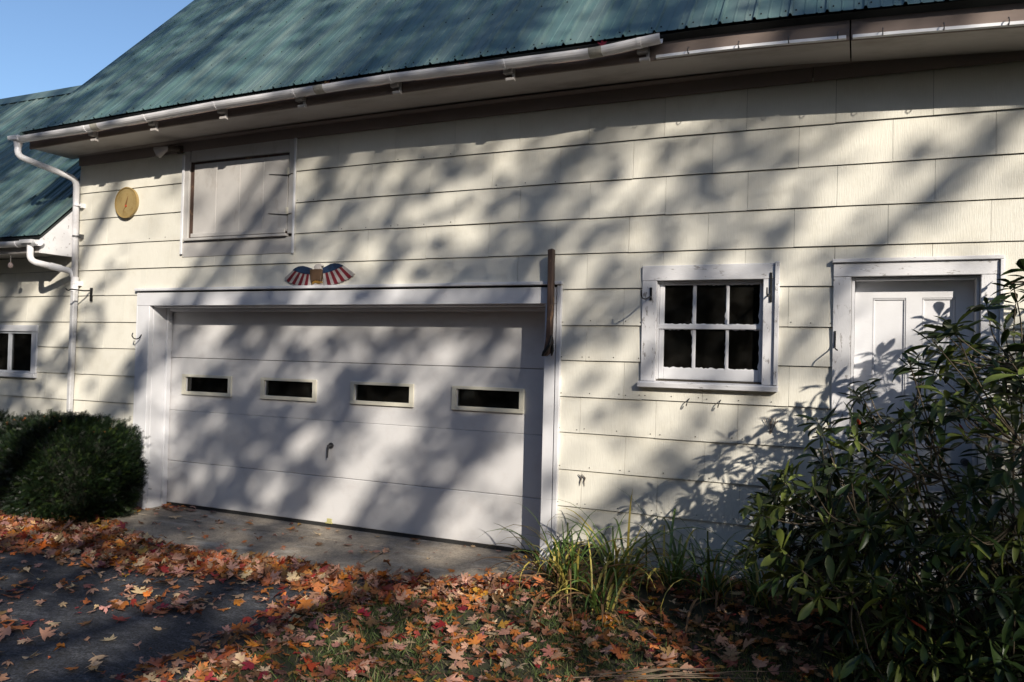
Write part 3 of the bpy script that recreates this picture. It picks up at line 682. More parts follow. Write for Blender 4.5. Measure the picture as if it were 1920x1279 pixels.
wg = MB(); wg.sweepx(half_w(0.055), [WXL, -12, -10, -8.14], lambda q: 2.875 + 0.004*(q+8)); wg = wg.build("gutter", PVC, wing)
for q in (-8.48, -9.4): b = MB(); b.sweepx(half_w(0.060, 0.006), [q-0.014, q+0.014], lambda q: 2.872); b.build("gutter_bracket", PVC, wg)
b = MB(); b.hexa([(-8.36, GYW-0.06, 2.845), (-8.20, GYW-0.06, 2.845), (-8.20, GYW+0.05, 2.845), (-8.36, GYW+0.05, 2.845), (-8.38, GYW-0.066, 2.885), (-8.18, GYW-0.066, 2.885), (-8.18, GYW+0.05, 2.885), (-8.38, GYW+0.05, 2.885)]); b.build("gutter_outlet", PVC, wg, bevel=0.004)
b = MB(); b.tube(bend([(-8.28, GYW, 2.85), (-8.28, GYW, 2.66), (-8.13, -0.09, 2.585), (-8.105, -0.075, 2.50)], 0.07), 0.034, 14); wp = b.build("downpipe", PVC, wing, smooth=True)
b = MB(); b.tube([(-8.21, -0.295, 2.625), (-8.17, -0.19, 2.605)], 0.040, 14); b.build("pipe_coupling", PVC, wp)

rod = empty("hanging_rod", "thin white rod with a small ball hanging on a cord below the wing eave", "rod", loc=(0, 0, 0))
b = MB(); b.tube([(-8.30, -0.36, 2.775), (-8.76, -0.40, 2.785)], 0.012, 8); b.box(-8.32, -8.28, -0.38, -0.34, 2.765, 2.80); b.build("rod", PVC, rod)
b = MB(); b.tube([(-8.72, -0.397, 2.78), (-8.722, -0.397, 2.64)], 0.004, 6); b.build("cord", mat("grey_cord", (0.35, 0.33, 0.32), var=0.1), rod)
b = MB(); b.tube([(-8.722, -0.397, 2.665), (-8.722, -0.397, 2.655), (-8.722, -0.397, 2.63), (-8.722, -0.397, 2.605), (-8.722, -0.397, 2.597)], [0.005, 0.02, 0.028, 0.02, 0.005], 12); b.build("ball", mat("pinkish_ball", (0.42, 0.33, 0.31), var=0.2), rod, smooth=True)

# ------------------------------------------------------------------ things on the wall
dial = empty("round_plaque", "round faded ochre dial plaque on the shingles left of the hatch", "plaque")
OCH = mat("faded_ochre_dial", (0.31, 0.225, 0.095), rough=0.6, var=0.10, scale=12, dirt=(0.20, 0.12, 0.035), dirt_scale=11, dirt_amt=0.7, dirt_edge=(0.52, 0.66))
b = MB(); b.disc((-7.357, 3.325), 0.166, -0.045, -0.014, 40); b.build("dial", OCH, dial, bevel=0.004)
b = MB()
for k in range(40):
    a0, a1 = 2*math.pi*k/40, 2*math.pi*(k+1)/40
    b.hexa([(-7.357+r*math.cos(a), y, 3.325+r*math.sin(a)) for y in (-0.052, -0.040) for r, a in ((0.158, a0), (0.170, a0), (0.170, a1), (0.158, a1))])
b.build("rim", mat("ochre_rim", (0.30, 0.205, 0.075), rough=0.5, var=0.15), dial)
b = MB(); b.prism([(-7.372, 3.30), (-7.352, 3.285), (-7.325, 3.40)], -0.050, -0.047); b.prism([(-7.36, 3.285), (-7.345, 3.297), (-7.40, 3.225)], -0.050, -0.047); b.build("pointer", mat("brown_pointer", (0.16, 0.08, 0.03), var=0.2), dial)
b = MB(); b.disc((-7.355, 3.288), 0.012, -0.054, -0.046, 12); b.build("pivot", mat("faded_red_paint", (0.42, 0.07, 0.03), var=0.1), dial)

fl = empty("floodlight", "small weathered floodlight fixed under the eave beside the loft hatch", "lamp")
b = MB(); b.box(-6.62, -6.555, -0.05, -0.031, 3.80, 3.88); b.tube([(-6.59, -0.05, 3.84), (-6.62, -0.12, 3.845), (-6.68, -0.15, 3.83)], [0.03, 0.032, 0.028], 10); b.build("mount", mat("rusted_lamp_mount", (0.06, 0.045, 0.035), var=0.3, scale=20), fl)
b = MB(); b.tube([(-6.64, -0.14, 3.84), (-6.69, -0.16, 3.82), (-6.75, -0.19, 3.785), (-6.755, -0.192, 3.782)], [0.02, 0.035, 0.062, 0.052], 14); b.build("lamp_shade", mat("grey_lamp_metal", (0.36, 0.33, 0.32), rough=0.5, var=0.2), fl, smooth=True)

eg = empty("eagle_ornament", "painted wooden eagle with red white and blue flag wings above the garage door", "ornament")
RED = mat("flag_red_paint", (0.15, 0.014, 0.022), rough=0.55, var=0.2, scale=25); WHT = mat("flag_white_paint", (0.36, 0.335, 0.32), rough=0.55, var=0.12, scale=25)
BLU = mat("flag_blue_paint", (0.014, 0.028, 0.065), rough=0.55, var=0.3, scale=20, dirt=(0.02, 0.09, 0.2), dirt_scale=14, dirt_amt=0.6); EBR = mat("eagle_brown_paint", (0.07, 0.04, 0.022), rough=0.6, var=0.25, scale=30); GLD = mat("eagle_gold_paint", (0.22, 0.12, 0.025), rough=0.5, var=0.2)
ex, ez = -4.762, 2.470
def E2(cx, cy): return (ex + (cx - 905)*0.000563, ez + (440 - cy)*0.000463)
def wing_shape(top, mid, bot, first):
    """top, mid, bot: polylines from body to tip; blue shoulder between top and mid, fanned stripes between mid and bot"""
    b = MB(); b.prism([E2(*q) for q in top] + [E2(*q) for q in mid[::-1]], -0.042, -0.020); b.build("wing", BLU, eg, bevel=0.002)
    def along(pl, t):
        d = [0]
        for a, c in zip(pl, pl[1:]): d.append(d[-1] + math.dist(a, c))
        return (np.interp(t*d[-1], d, [q[0] for q in pl]), np.interp(t*d[-1], d, [q[1] for q in pl]))
    NS = 9
    for k in range(NS):
        t0, t1 = k/NS, (k+1)/NS
        c0, c1 = along(bot, t0), along(bot, t1)
        tipm = ((c0[0]+c1[0])/2, max(c0[1], c1[1]) - abs(c0[1]-c1[1])*0.35 + 10)
        b = MB(); b.prism([E2(*along(mid, t0)), E2(*along(mid, t1)), E2(*c1), E2(*tipm), E2(*c0)], -0.036 - 0.002*(k % 2), -0.020); b.build("feather_stripe", (WHT, RED)[(k + first) % 2], eg)
wing_shape([(780, 275), (700, 245), (600, 215), (500, 225), (430, 255), (380, 300)], [(775, 392), (680, 388), (580, 372), (500, 345), (440, 322), (380, 300)], [(770, 630), (690, 640), (560, 628), (430, 595), (300, 548), (200, 462)], 0)
wing_shape([(1010, 270), (1100, 230), (1170, 192), (1260, 178), (1340, 190), (1440, 240)], [(1020, 385), (1110, 365), (1200, 340), (1290, 305), (1360, 272), (1440, 240)], [(1045, 612), (1150, 622), (1260, 605), (1390, 560), (1540, 495), (1655, 405)], 0)
def ep(name, pts, m_, y0, bev=0.003): b = MB(); b.prism([E2(*q) for q in pts], y0, -0.020); b.build(name, m_, eg, bevel=bev)
ep("body", [(760, 300), (840, 295), (1000, 300), (1030, 310), (1000, 440), (1000, 545), (940, 530), (880, 520), (800, 560), (780, 480)], EBR, -0.054)
ep("head", [(850, 296), (840, 240), (880, 195), (940, 175), (1000, 195), (1030, 230), (990, 245), (980, 296)], WHT, -0.050)
ep("legs", [(800, 562), (880, 524), (940, 534), (1000, 548), (1005, 590), (940, 600), (870, 580), (815, 610)], GLD, -0.048)
ep("tail", [(815, 612), (870, 584), (940, 604), (1000, 592), (1040, 640), (1020, 662), (920, 668), (810, 660)], WHT, -0.044)
ep("tail_stripe", [(1000, 612), (1044, 655), (950, 664)], RED, -0.046, 0)
eg.location = (0, 0, 0)

wb = MB()
wb.prism([(-2.366, 2.635), (-2.322, 2.645), (-2.318, 2.630), (-2.314, 2.20), (-2.320, 1.93), (-2.310, 1.87), (-2.330, 1.83), (-2.335, 1.78), (-2.372, 1.755), (-2.388, 1.765), (-2.376, 1.82), (-2.365, 1.90), (-2.358, 2.10), (-2.362, 2.60)], -0.135, -0.072)
wbo = wb.build("weathered_board", RUST, None, bevel=0.006); tag(wbo, "weathered rusty brown timber hanging upright by the garage door corner", "board")
b = MB(); b.tube([(-2.31, -0.13, 1.93), (-2.325, -0.14, 1.85), (-2.37, -0.145, 1.79), (-2.385, -0.14, 1.76)], [0.010, 0.016, 0.015, 0.008], 7); b.tube([(-2.315, -0.10, 1.90), (-2.318, -0.09, 1.80), (-2.33, -0.075, 1.765)], [0.008, 0.012, 0.006], 7); b.build("hook_iron", IRON, wbo)
b = MB(); b.box(-2.352, -2.334, -0.071, -0.037, 2.43, 2.46); b.build("hanger", IRON, wbo)

# ------------------------------------------------------------------ maple that shades the barn (stands behind the photographer)
def spray_tree():
    r2 = np.random.default_rng(21)
    t = empty("maple_tree", "tall maple with thinning autumn crown standing in the yard facing the barn", "tree")
    U = np.array([0.7071, 0.7071, 0.0]); Vv = np.array([0, 0, 1.0]); Sd = np.array([0.7071, -0.7071, 0.4631])
    def at(xw, zw, s_): return np.array([xw + s_*0.7071, -s_*0.7071, zw + s_*0.4631])
    base = at(-14.5, 0, 22.0); base[2] = -0.05
    b = MB(); top = at(-13.5, -4.5, 22.0)
    b.tube([base, base + (0.1, 0.05, 2.0), base + (0.1, 0.2, 4.5), top], [0.48, 0.40, 0.34, 0.18], 12); b.build("trunk", BARK, t, smooth=True)
    cent = []; dirs = []
    def keep_p(xw, zw):
        if zw > 4.2: return 0.72
        if xw > -1.25 and zw < 0.9: return 0.8
        if zw < -0.25: return 0.72 if xw > -3.8 else (0.22 if xw > -7 else 0.40)
        if -7.0 < xw < -2.5 and zw < 2.1: return 0.60
        if xw >= -2.5: return 0.22 if zw < 2.3 else 0.36
        if xw <= -7.0: return 0.5
        return 0.5
    # limbs sweep up and to one side; sprays of leaves hang along them
    starts = [(-9.5, -3.5), (-10.5, 0.5), (-8.0, -5.5), (-6.5, -2.0), (-5.0, -4.5), (-3.0, -4.0), (-6.0, 1.0), (-3.5, 0.2), (-9.0, 3.0), (-5.5, 3.5), (-2.0, -2.0), (-1.2, -4.5), (-2.5, 3.0), (-1.0, 1.0), (-7.2, -1.2), (-4.6, -1.0), (-11.5, -2.0), (-11.0, 3.5), (-12.8, 2.0), (-12.3, 4.6), (-9.5, 5.6), (-6.3, 5.6), (-3.6, 5.2), (-1.6, -3.2), (-0.8, -2.4), (-0.2, -3.2), (-1.0, -1.3), (-0.1, -1.0)]
    for k, (xs_, zs_) in enumerate(starts):
        s0 = r2.uniform(19.0, 24.0); L = r2.uniform(3.2, 5.0)
        e = U*r2.uniform(0.42, 0.60) + Vv*r2.uniform(0.72, 0.90) + Sd*r2.uniform(-0.15, 0.15); e /= np.linalg.norm(e)
        p0 = at(xs_, zs_, s0); pts = [p0 + e*L*q + np.array([0, 0, -0.35*q*q]) + r2.normal(0, 0.05, 3) for q in np.linspace(0, 1, 7)]
        b = MB(); b.tube([tuple(base*0.15 + top*0.85), tuple(top*0.5 + p0*0.5 + np.array([0, 0, -0.5]))] + [tuple(q) for q in pts], [0.11, 0.09] + list(np.linspace(0.07, 0.015, 7)), 6); b.build("limb", BARK, t)
        for j in range(int(SPRAYS*L/4)):
            q = r2.uniform(0, 1); c = p0 + e*L*q + U*r2.normal(0, 0.62) + Vv*r2.normal(0, 0.55) + Sd*r2.normal(0, 0.6)
            xw, zw = c[0] + c[1], c[2] + 0.655*c[1]
            if r2.random() > keep_p(xw, zw): continue
            cent.append(c); dirs.append(e + r2.normal(0, 0.09, 3))
    cent = np.array(cent); dirs = np.array(dirs)
    xw = cent[:, 0] + cent[:, 1]; zw = cent[:, 2] + 0.655*cent[:, 1]
    n = PERSPRAY; N = len(cent)
    D = dirs/np.linalg.norm(dirs, axis=1, keepdims=True)
    A = r2.normal(0, 0.70, (N, n, 1))*D[:, None, :] + r2.normal(0, 0.085, (N, n, 3))
    loc = (cent[:, None, :] + A).reshape(-1, 3)
    nrm = r2.normal(0, 1, loc.shape); nrm[:, 2] -= 0.3
    rot = frames(nrm, r2.uniform(0, 6.28, len(loc)))*r2.uniform(0.10, 0.17, len(loc))[:, None, None]
    tv = [(0, -0.5, 0), (0.45, -0.1, 0.05), (0.3, 0.4, 0), (0, 0.62, -0.05), (-0.3, 0.4, 0), (-0.45, -0.1, 0.05)]; tf = [(0, 1, 2, 3, 4, 5)]
    pal = np.array([(0.30, 0.10, 0.02), (0.34, 0.16, 0.03), (0.22, 0.05, 0.02), (0.30, 0.20, 0.04)])
    batch("crown", tv, tf, rot, loc, LEAFA, t, pal[r2.integers(0, 4, len(loc))])
SPRAYS, PERSPRAY = 33, 44
spray_tree()

def added_woods():  # unseen trees added to block sky light, kept low towards the sun
    r2 = np.random.default_rng(5); n = 15000
    th = r2.uniform(math.radians(-190), math.radians(10), n)      # everything on the yard side of the barn
    R0 = r2.uniform(17, 24, n); sun_az = math.atan2(-1, 1)
    hmax = np.where(np.abs(th - sun_az) < math.radians(28), 5.2, 12.5 + 2*np.sin(5*th))
    z = hmax*r2.uniform(0, 1, n)**0.8
    loc = np.stack([-3 + R0*np.cos(th), -2 + R0*np.sin(th), z], 1)
    rot = frames(r2.normal(0, 1, loc.shape), r2.uniform(0, 6.28, n))*r2.uniform(0.7, 1.5, n)[:, None, None]
    pal = np.array([(0.03, 0.05, 0.015), (0.05, 0.06, 0.02), (0.10, 0.05, 0.015), (0.02, 0.035, 0.012), (0.06, 0.04, 0.02)])
    o = batch("added_woods", [(0, -0.5, 0), (0.45, -0.1, 0.1), (0.3, 0.4, 0), (0, 0.62, -0.1), (-0.3, 0.4, 0), (-0.45, -0.1, 0.1)], [(0, 1, 2, 3, 4, 5)], rot, loc, LEAFA, None, pal[r2.integers(0, 5, n)])
    tag(o, "unseen belt of trees added to hold back sky light round the yard", "wood", kind='stuff')
added_woods()

# ------------------------------------------------------------------ yew bushes
def yew(name, c, rad, h, n, seed, label, group=None):
    r2 = np.random.default_rng(seed); t = empty(name, label, "bush", group)
    def surf(th, ph, f=1.0):
        k = 4.2
        cx, sx, cz_, sz = np.cos(th), np.sin(th), np.cos(ph), np.sin(ph)
        q = (np.abs(cz_*cx)**k + np.abs(cz_*sx)**k + np.abs(sz)**k)**(-1/k)
        lump = 1 + 0.05*np.sin(5*th + 2*np.sin(3*ph)) + 0.045*np.sin(11*th + 7*ph) + 0.03*np.sin(17*ph - 9*th) + 0.03*np.sin(27*th + 5*np.sin(9*ph))*np.cos(19*ph)
        q = q*lump*f
        tp = 1 - 0.16*np.clip(-sz, 0, 1)
        return np.stack([c[0] + rad[0]*tp*q*cz_*cx, c[1] + rad[1]*tp*q*cz_*sx, c[2] + h*0.5 + h*0.5*q*sz], 1)
    b = MB(); nu, nv = 28, 14
    for j in range(nv+1):
        for i in range(nu): b.v.append(tuple(surf(np.array([2*math.pi*i/nu]), np.array([-math.pi/2 + math.pi*j/nv]), 0.80)[0]))
    for j in range(nv):
        for i in range(nu): a = j*nu+i; a2 = j*nu+(i+1) % nu; b.f.append((a, a2, a2+nu, a+nu))
    b.build("dark_core_hull", mat("yew_core_shade", (0.010, 0.012, 0.006), rough=0.9, var=0.3, scale=30), t)  # opaque dark hull stands in for the shaded inside of the bush
    u = r2.uniform(-1, 1, n); th = r2.uniform(0, 6.283, n); ph = np.arcsin(u); f = 1.02 - np.abs(r2.normal(0, 0.07, n)) + 0.09*(r2.random(n) < 0.05)*r2.random(n)
    P0 = surf(th, ph, f); Pc = np.array([c[0], c[1], c[2]+h*0.35])
    d = P0 - Pc; d /= np.linalg.norm(d, axis=1, keepdims=True); d += r2.normal(0, 0.45, d.shape); d[:, 2] += 0.25
    # a sprig: a thin axis with flat needles left and right
    tv = []; tf = []
    for k in range(6):
        y = k/6
        for sg in (-1, 1):
            i = len(tv); tv += [(0, y, 0), (sg*0.30, y+0.20, 0.03*sg), (sg*0.02, y+0.10, 0)]; tf.append((i, i+1, i+2))
    i = len(tv); tv += [(-0.02, 0, 0), (0.02, 0, 0), (0, 1.1, 0)]; tf.append((i, i+1, i+2))
    rot = frames(d, r2.uniform(0, 6.28, n))*r2.uniform(0.035, 0.075, n)[:, None, None]
    cols = np.array([0.008, 0.017, 0.0065])*r2.uniform(0.4, 1.8, (n, 1)); cols[r2.random(n) < 0.10] = (0.04, 0.065, 0.016)  # greens darkened to carry the shade the bush stands in
    o = batch("foliage", tv, tf, rot, P0, PLANT, t, cols)
    return surf
ysurf = yew("yew_bush", (-7.42, -0.60, -0.02), (0.72, 0.43), 0.98, 28000, 3, "clipped dark green yew bush at the left of the garage door frame")
yew("yew_bush", (-9.05, -0.70, -0.02), (0.80, 0.45), 0.98, 8000, 4, "dark clipped yew bush under the wing window, beyond the other yew")

# ------------------------------------------------------------------ rhododendron
def leaf_template(width=0.30, droop=0.22, fold=0.10):
    tv = []; tf = []
    rows = [(0.0, 0.05), (0.18, 0.30), (0.42, 0.80), (0.66, 1.0), (0.86, 0.72), (1.0, 0.08)]
    for t_, w_ in rows:
        z = -droop*t_*t_
        tv += [(-width/2*w_, t_, z + fold*w_*width), (0, t_, z), (width/2*w_, t_, z + fold*w_*width)]
    for k in range(len(rows)-1):
        a = k*3; tf += [(a, a+1, a+4, a+3), (a+1, a+2, a+5, a+4)]
    return np.array(tv), tf
def rhodo():
    r2 = np.random.default_rng(11)
    t = empty("rhododendron", "tall broadleaf rhododendron shrub growing in front of the side door", "shrub")
    X_ = [-0.70, -0.62, -0.46, -0.31, -0.09, 0.23, 0.48, 0.73, 1.2, 1.9]; Z_ = [0.55, 0.86, 1.08, 1.32, 1.58, 1.78, 2.00, 2.26, 2.55, 2.5]
    tips = []; tries = 0
    while len(tips) < 700 and tries < 60000:
        tries += 1
        x, y, z = r2.uniform(-0.72, 1.9), r2.uniform(-2.15, -0.30), r2.uniform(0.12, 2.6)
        k = 4.817/(6.117 + y); xa, za = x*k, 1.76 + (z-1.76)*k
        if xa > 1.1 and r2.random() < 0.5: continue
        if z > 1.0 and r2.random() < 0.55: continue
        ztop = np.interp(xa, X_, Z_)
        if za > ztop: continue
        lo_ = np.interp(za, [0.0, 0.35, 0.6, 0.8], [-0.10, -0.25, -0.5, -0.75])
        if xa < lo_: continue
        q = ((x-0.95)/1.75)**2 + ((y+1.15)/0.95)**2
        if q > 1: continue
        depth = ztop - za
        if depth > 0.75 and q < 0.35 and r2.random() < 0.55: continue
        if any((x-a[0])**2 + (y-a[1])**2 + (z-a[2])**2 < (0.0054 if z < 0.95 else 0.0115) for a in tips): continue
        tips.append((x, y, z))
    tips = np.array(tips); base = np.array([0.95, -1.0, 0.08])
    # main stems to cluster nodes
    nodes = tips[r2.choice(len(tips), 95, replace=False)]*0.80 + base*0.20
    groups = {}
    stems = []
    for k in range(9):
        a = 2*math.pi*k/9; bp = base + np.array([0.22*math.cos(a), 0.22*math.sin(a), -0.06]); stems.append((bp, MB()))
    node_s = []
    for q in nodes:
        k = int(np.argmin([np.linalg.norm((s_[0]-q)[:2]) for s_ in stems])); node_s.append(k)
        bp = stems[k][0]; midp = bp*0.5 + q*0.5 + np.array([0, 0, -0.10]) + r2.normal(0, 0.04, 3)
        stems[k][1].tube(bend([tuple(bp), tuple(midp), tuple(q)], 0.3, 5), list(np.linspace(0.011, 0.005, 8)), 6, cap=False)
    for p in tips:
        k = int(np.argmin(np.linalg.norm(nodes - p, axis=1))); q = nodes[k]
        midp = q*0.45 + p*0.55 + np.array([0, 0, -0.05]) + r2.normal(0, 0.025, 3)
        stems[node_s[k]][1].tube(bend([tuple(q), tuple(midp), tuple(p)], 0.2, 4), list(np.linspace(0.005, 0.003, 7)), 5, cap=False)
    for bp, mb in stems:
        if mb.v: mb.build("stem", TWIG, t, smooth=True)
    dirs = tips - (base + np.array([0, 0, 0.35])); dirs /= np.linalg.norm(dirs, axis=1, keepdims=True); dirs[:, 2] += 0.55; dirs += r2.normal(0, 0.18, dirs.shape); dirs /= np.linalg.norm(dirs, axis=1, keepdims=True)
    L = []; R_ = []; C = []
    for p, d in zip(tips, dirs):
        n = r2.integers(7, 12); a0 = r2.uniform(0, 6.28); u = np.cross(d, (0.3, 0.2, 1)); u /= np.linalg.norm(u); v = np.cross(d, u)
        lush = r2.random(); size = r2.uniform(0.10, 0.158)
        for k in range(n):
            a = a0 + k*2.39996; el = r2.uniform(-0.15, 0.55) if k < n*0.75 else r2.uniform(0.5, 1.0)
            ld = (u*math.cos(a) + v*math.sin(a))*math.cos(el) + d*math.sin(el); ld[2] -= 0.12
            L.append(p + d*r2.uniform(-0.03, 0.012)); sc_ = size*r2.uniform(0.7, 1.15)
            fr = frames(ld[None, :], np.array([r2.normal(0, 0.35)]))[0]; R_.append(fr*sc_)
            c = np.array([0.027, 0.048, 0.013])*r2.uniform(0.65, 1.5)
            if lush > 0.66: c = np.array([0.120, 0.150, 0.034])*r2.uniform(0.7, 1.3)
            if r2.random() < 0.0015: c = np.array([0.25, 0.04, 0.02])
            elif r2.random() < 0.006: c = np.array([0.20, 0.15, 0.03])
            C.append(c)
    L = np.array(L); R_ = np.array(R_); C = np.array(C)
    tv0, tf = leaf_template(0.29, 0.22, 0.24); tv1, _ = leaf_template(0.26, 0.55, 0.34); tv2, _ = leaf_template(0.33, 0.08, 0.18); tv3, _ = leaf_template(0.24, -0.15, 0.30)
    TV = np.stack([tv0, tv1, tv2, tv3]); pick = r2.integers(0, 4, len(L))
    cp = np.array([0, -6.117, 1.76]); dist = np.linalg.norm(L - cp, axis=1)
    rel = L - cp; xc = rel @ np.array(right); zc = rel @ np.array(fwd); yc = rel @ np.array(up)
    inview = (np.abs(xc/zc) < 0.65) & (np.abs(yc/zc) < 0.43)
    order = np.argsort(np.where(inview, dist, 99)); near = order[:300]; rest = order[300:]
    batch("foliage", TV[pick[rest]], tf, R_[rest], L[rest], RHODL, t, C[rest])['kind'] = 'stuff'
    # the leaves that show largest are leaves of their own; alike ones share a mesh
    shared = {}
    red = (C[:, 0] > C[:, 1]*1.2)
    for i in near:
        key = (int(pick[i]), 9 if red[i] else int(min(3, C[i][0]/0.03)))
        if key not in shared:
            o = batch("leaf", TV[pick[i]], tf, np.eye(3)[None], np.zeros((1, 3)), RHODL, t, C[i][None, :]); shared[key] = o.data
        else:
            o = bpy.data.objects.new("leaf", shared[key]); col.objects.link(o); o.parent = t
        M4 = Matrix([list(R_[i][r_]) + [L[i][r_]] for r_ in range(3)] + [[0, 0, 0, 1]]); o.matrix_local = M4
    # buds
    bm_ = None
    for p, d in list(zip(tips, dirs))[::3]:
        b = MB(); b.tube([(0, 0, 0), (0, 0, 0.008), (0, 0, 0.020), (0, 0, 0.034)], [0.004, 0.008, 0.0075, 0.001], 6)
        if bm_ is None:
            o = b.build("bud", mat("pale_green_bud", (0.22, 0.24, 0.09), rough=0.5, var=0.15, scale=40), t, smooth=True); bm_ = o.data
        else:
            o = bpy.data.objects.new("bud", bm_); col.objects.link(o); o.parent = t
        o.location = tuple(p); o.rotation_euler = Vector(d).to_track_quat('Z', 'Y').to_euler()
rhodo()

# ------------------------------------------------------------------ strap leaved lilies along the foot of the wall
def lily(c, n, seed, label, reach=1.0, yellow=0.4):
    r2 = np.random.default_rng(seed); t = empty("lily_clump", label, "plant", loc=(0, 0, 0))
    GR = mat("lily_green_blade", (0.085, 0.145, 0.030), rough=0.45, var=0.2, scale=10, trans=0.2, objrand=0.3); YL = mat("lily_yellowing_blade", (0.40, 0.33, 0.075), rough=0.5, var=0.25, scale=10, trans=0.2, objrand=0.25); BR = mat("lily_dry_blade", (0.19, 0.105, 0.045), rough=0.7, var=0.25, scale=10, trans=0.1, objrand=0.25)
    for k in range(n):
        a = r2.uniform(0, 6.283); el = r2.uniform(0.75, 1.5); L = r2.uniform(0.30, 0.74)*reach; q = r2.random()
        M_ = GR if q > yellow else (YL if q > yellow*0.4 else BR)
        if M_ is BR: el = r2.uniform(0.3, 0.8)
        p = np.array([c[0] + r2.normal(0, 0.045), c[1] + r2.normal(0, 0.045), c[2]]); hd = np.array([math.cos(a), math.sin(a), 0]); wv = np.array([-math.sin(a), math.cos(a), 0])
        drop = r2.uniform(1.6, 3.6)*(0.6 if r2.random() < 0.3 else 1); wd = r2.uniform(0.005, 0.010); b = MB(); S = 9; pts = []
        for s_ in range(S+1):
            tt = s_/S; ang = el - drop*tt*tt
            pts.append(p.copy()); p = p + (hd*math.cos(ang) + np.array([0, 0, 1])*math.sin(ang))*L/S
            if p[1] > -0.03: p[1] = -0.03
            p[2] = max(p[2], bed_h(p[0], p[1]) + 0.012)
        tw = r2.normal(0, 0.3)
        for s_, q_ in enumerate(pts):
            w2 = wd*(1 - (s_/S)**2.2)*(0.7 + 0.6*min(1, s_/3)) + 0.0006; wv2 = wv*math.cos(tw) + np.array([0, 0, 1])*math.sin(tw)
            b.v += [tuple(q_ - wv2*w2), tuple(q_ - np.array([0, 0, w2*0.5])), tuple(q_ + wv2*w2)]
        for s_ in range(S):
            i = s_*3; b.f += [(i, i+1, i+4, i+3), (i+1, i+2, i+5, i+4)]
        b.build("blade", M_, t, smooth=True)
lily((-2.15, -0.42, 0.05), 44, 31, "yellowing strap leaved lily clump at the right foot of the garage frame", 1.05, 0.55)
lily((-1.92, -0.74, 0.05), 52, 32, "largest green and yellow lily clump spilling over fallen leaves", 1.2, 0.5)
lily((-1.62, -0.50, 0.08), 46, 33, "arching green lily clump in front of the dark crawl space opening", 1.4, 0.3)
lily((-1.58, -0.95, 0.03), 32, 34, "low lily clump sprawling forward onto the lawn edge", 0.95, 0.55)
lily((-1.22, -0.42, 0.10), 40, 35, "thin green lily clump under the six pane window", 1.3, 0.3)
lily((-0.92, -0.55, 0.09), 42, 36, "shaded lily clump between the window and the rhododendron", 1.2, 0.35)
lily((-0.60, -0.50, 0.09), 38, 37, "dark lily clump tucked against the rhododendron's lower leaves", 1.1, 0.4)
# a few cut upright stalks
for k, (x, y, h_) in enumerate(((-2.02, -0.45, 0.42), (-1.42, -0.42, 0.40), (-0.98, -0.40, 0.46))):
    b = MB(); z = bed_h(x, y) - 0.02; b.tube([(x, y, z), (x+0.006, y, z+h_*0.5), (x+0.002, y-0.01, z+h_)], [0.007, 0.0065, 0.006], 7)
    o = b.build("cut_stalk", mat("green_stalk", (0.09, 0.12, 0.03), rough=0.5, var=0.2, scale=20), None)
    tag(o, ["cut green flower stalk beside the garage frame", "cut green flower stalk beneath the window's left side", "cut green flower stalk beneath the window's right side"][k], "stalk", "cut flower stalks by the wall")
# dry weed and vine scraps on the wall
b = MB()
for k in range(9):
    a = rng.uniform(-0.9, 0.9); b.tube([(-0.60, -0.022, 1.225), (-0.60 + 0.03*a, -0.024, 1.28), (-0.60 + 0.06*a + rng.normal(0, 0.006), -0.026, 1.315 + rng.uniform(0, 0.03))], [0.0018, 0.0015, 0.003], 5)
tag(b.build("dry_weed", mat("dry_weed", (0.16, 0.12, 0.09), var=0.2), None), "small dry weed head standing flat on shingles below the window", "weed")
b = MB()
for k in range(2):
    x = -2.075 + 0.032*k; b.tube([(x - 0.02 + rng.normal(0, 0.01), -0.020, 0.80 + rng.normal(0, 0.008)), (x+0.012, -0.024, 0.775), (x+0.002, -0.024, 0.745), (x+0.016+rng.normal(0, 0.008), -0.022, 0.71)], [0.002, 0.006, 0.004, 0.0015], 5)
tag(b.build("vine_scrap", mat("dry_vine", (0.07, 0.05, 0.035), var=0.3), None), "dark dry vine scrap stuck to the shingles right of the garage frame", "vine")

# ------------------------------------------------------------------ fallen maple leaves
half = [(0, 0.55), (0.06, 0.38), (0.15, 0.37), (0.11, 0.20), (0.15, 0.12), (0.27, 0.29), (0.34, 0.23), (0.50, 0.30), (0.42, 0.13), (0.44, 0.05), (0.27, 0.0), (0.31, -0.09), (0.45, -0.17), (0.30, -0.22), (0.19, -0.25), (0.05, -0.24)]
outl = half + [(0, -0.27)] + [(-x, y) for x, y in half[:0:-1]]
def maple(a, b_, c, d_, deep=1.0, sx=1.0, torn=0.0):
    rr = np.random.default_rng(int(abs(a*77 + b_*31 + c*13)*10) + 1)
    def shape(p):      # deepen or fill the notches between the lobes, tear some of the edge away
        r_ = math.hypot(*p); k = (r_/0.36)**(deep - 1) if r_ > 1e-6 else 1
        k *= 1 - torn*rr.random()
        return (p[0]*k*sx, p[1]*k)
    pts = [(0, 0.02)] + [shape(p) for p in outl]
    tv = [(x, y, a*x*x + b_*y*y + c*x*y + d_*abs(x)) for x, y in pts]
    n = len(outl); tf = [(0, 1 + (k+1) % n, 1 + k) for k in range(n)]
    i = len(tv); st = 0.012
    tv += [(-st, -0.25, b_*0.06), (st, -0.25, b_*0.06), (0.05*c + st*0.6, -0.68, b_*0.25 + 0.02), (0.05*c - st*0.6, -0.68, b_*0.25 + 0.02)]; tf.append((i, i+1, i+2, i+3))
    return np.array(tv), tf
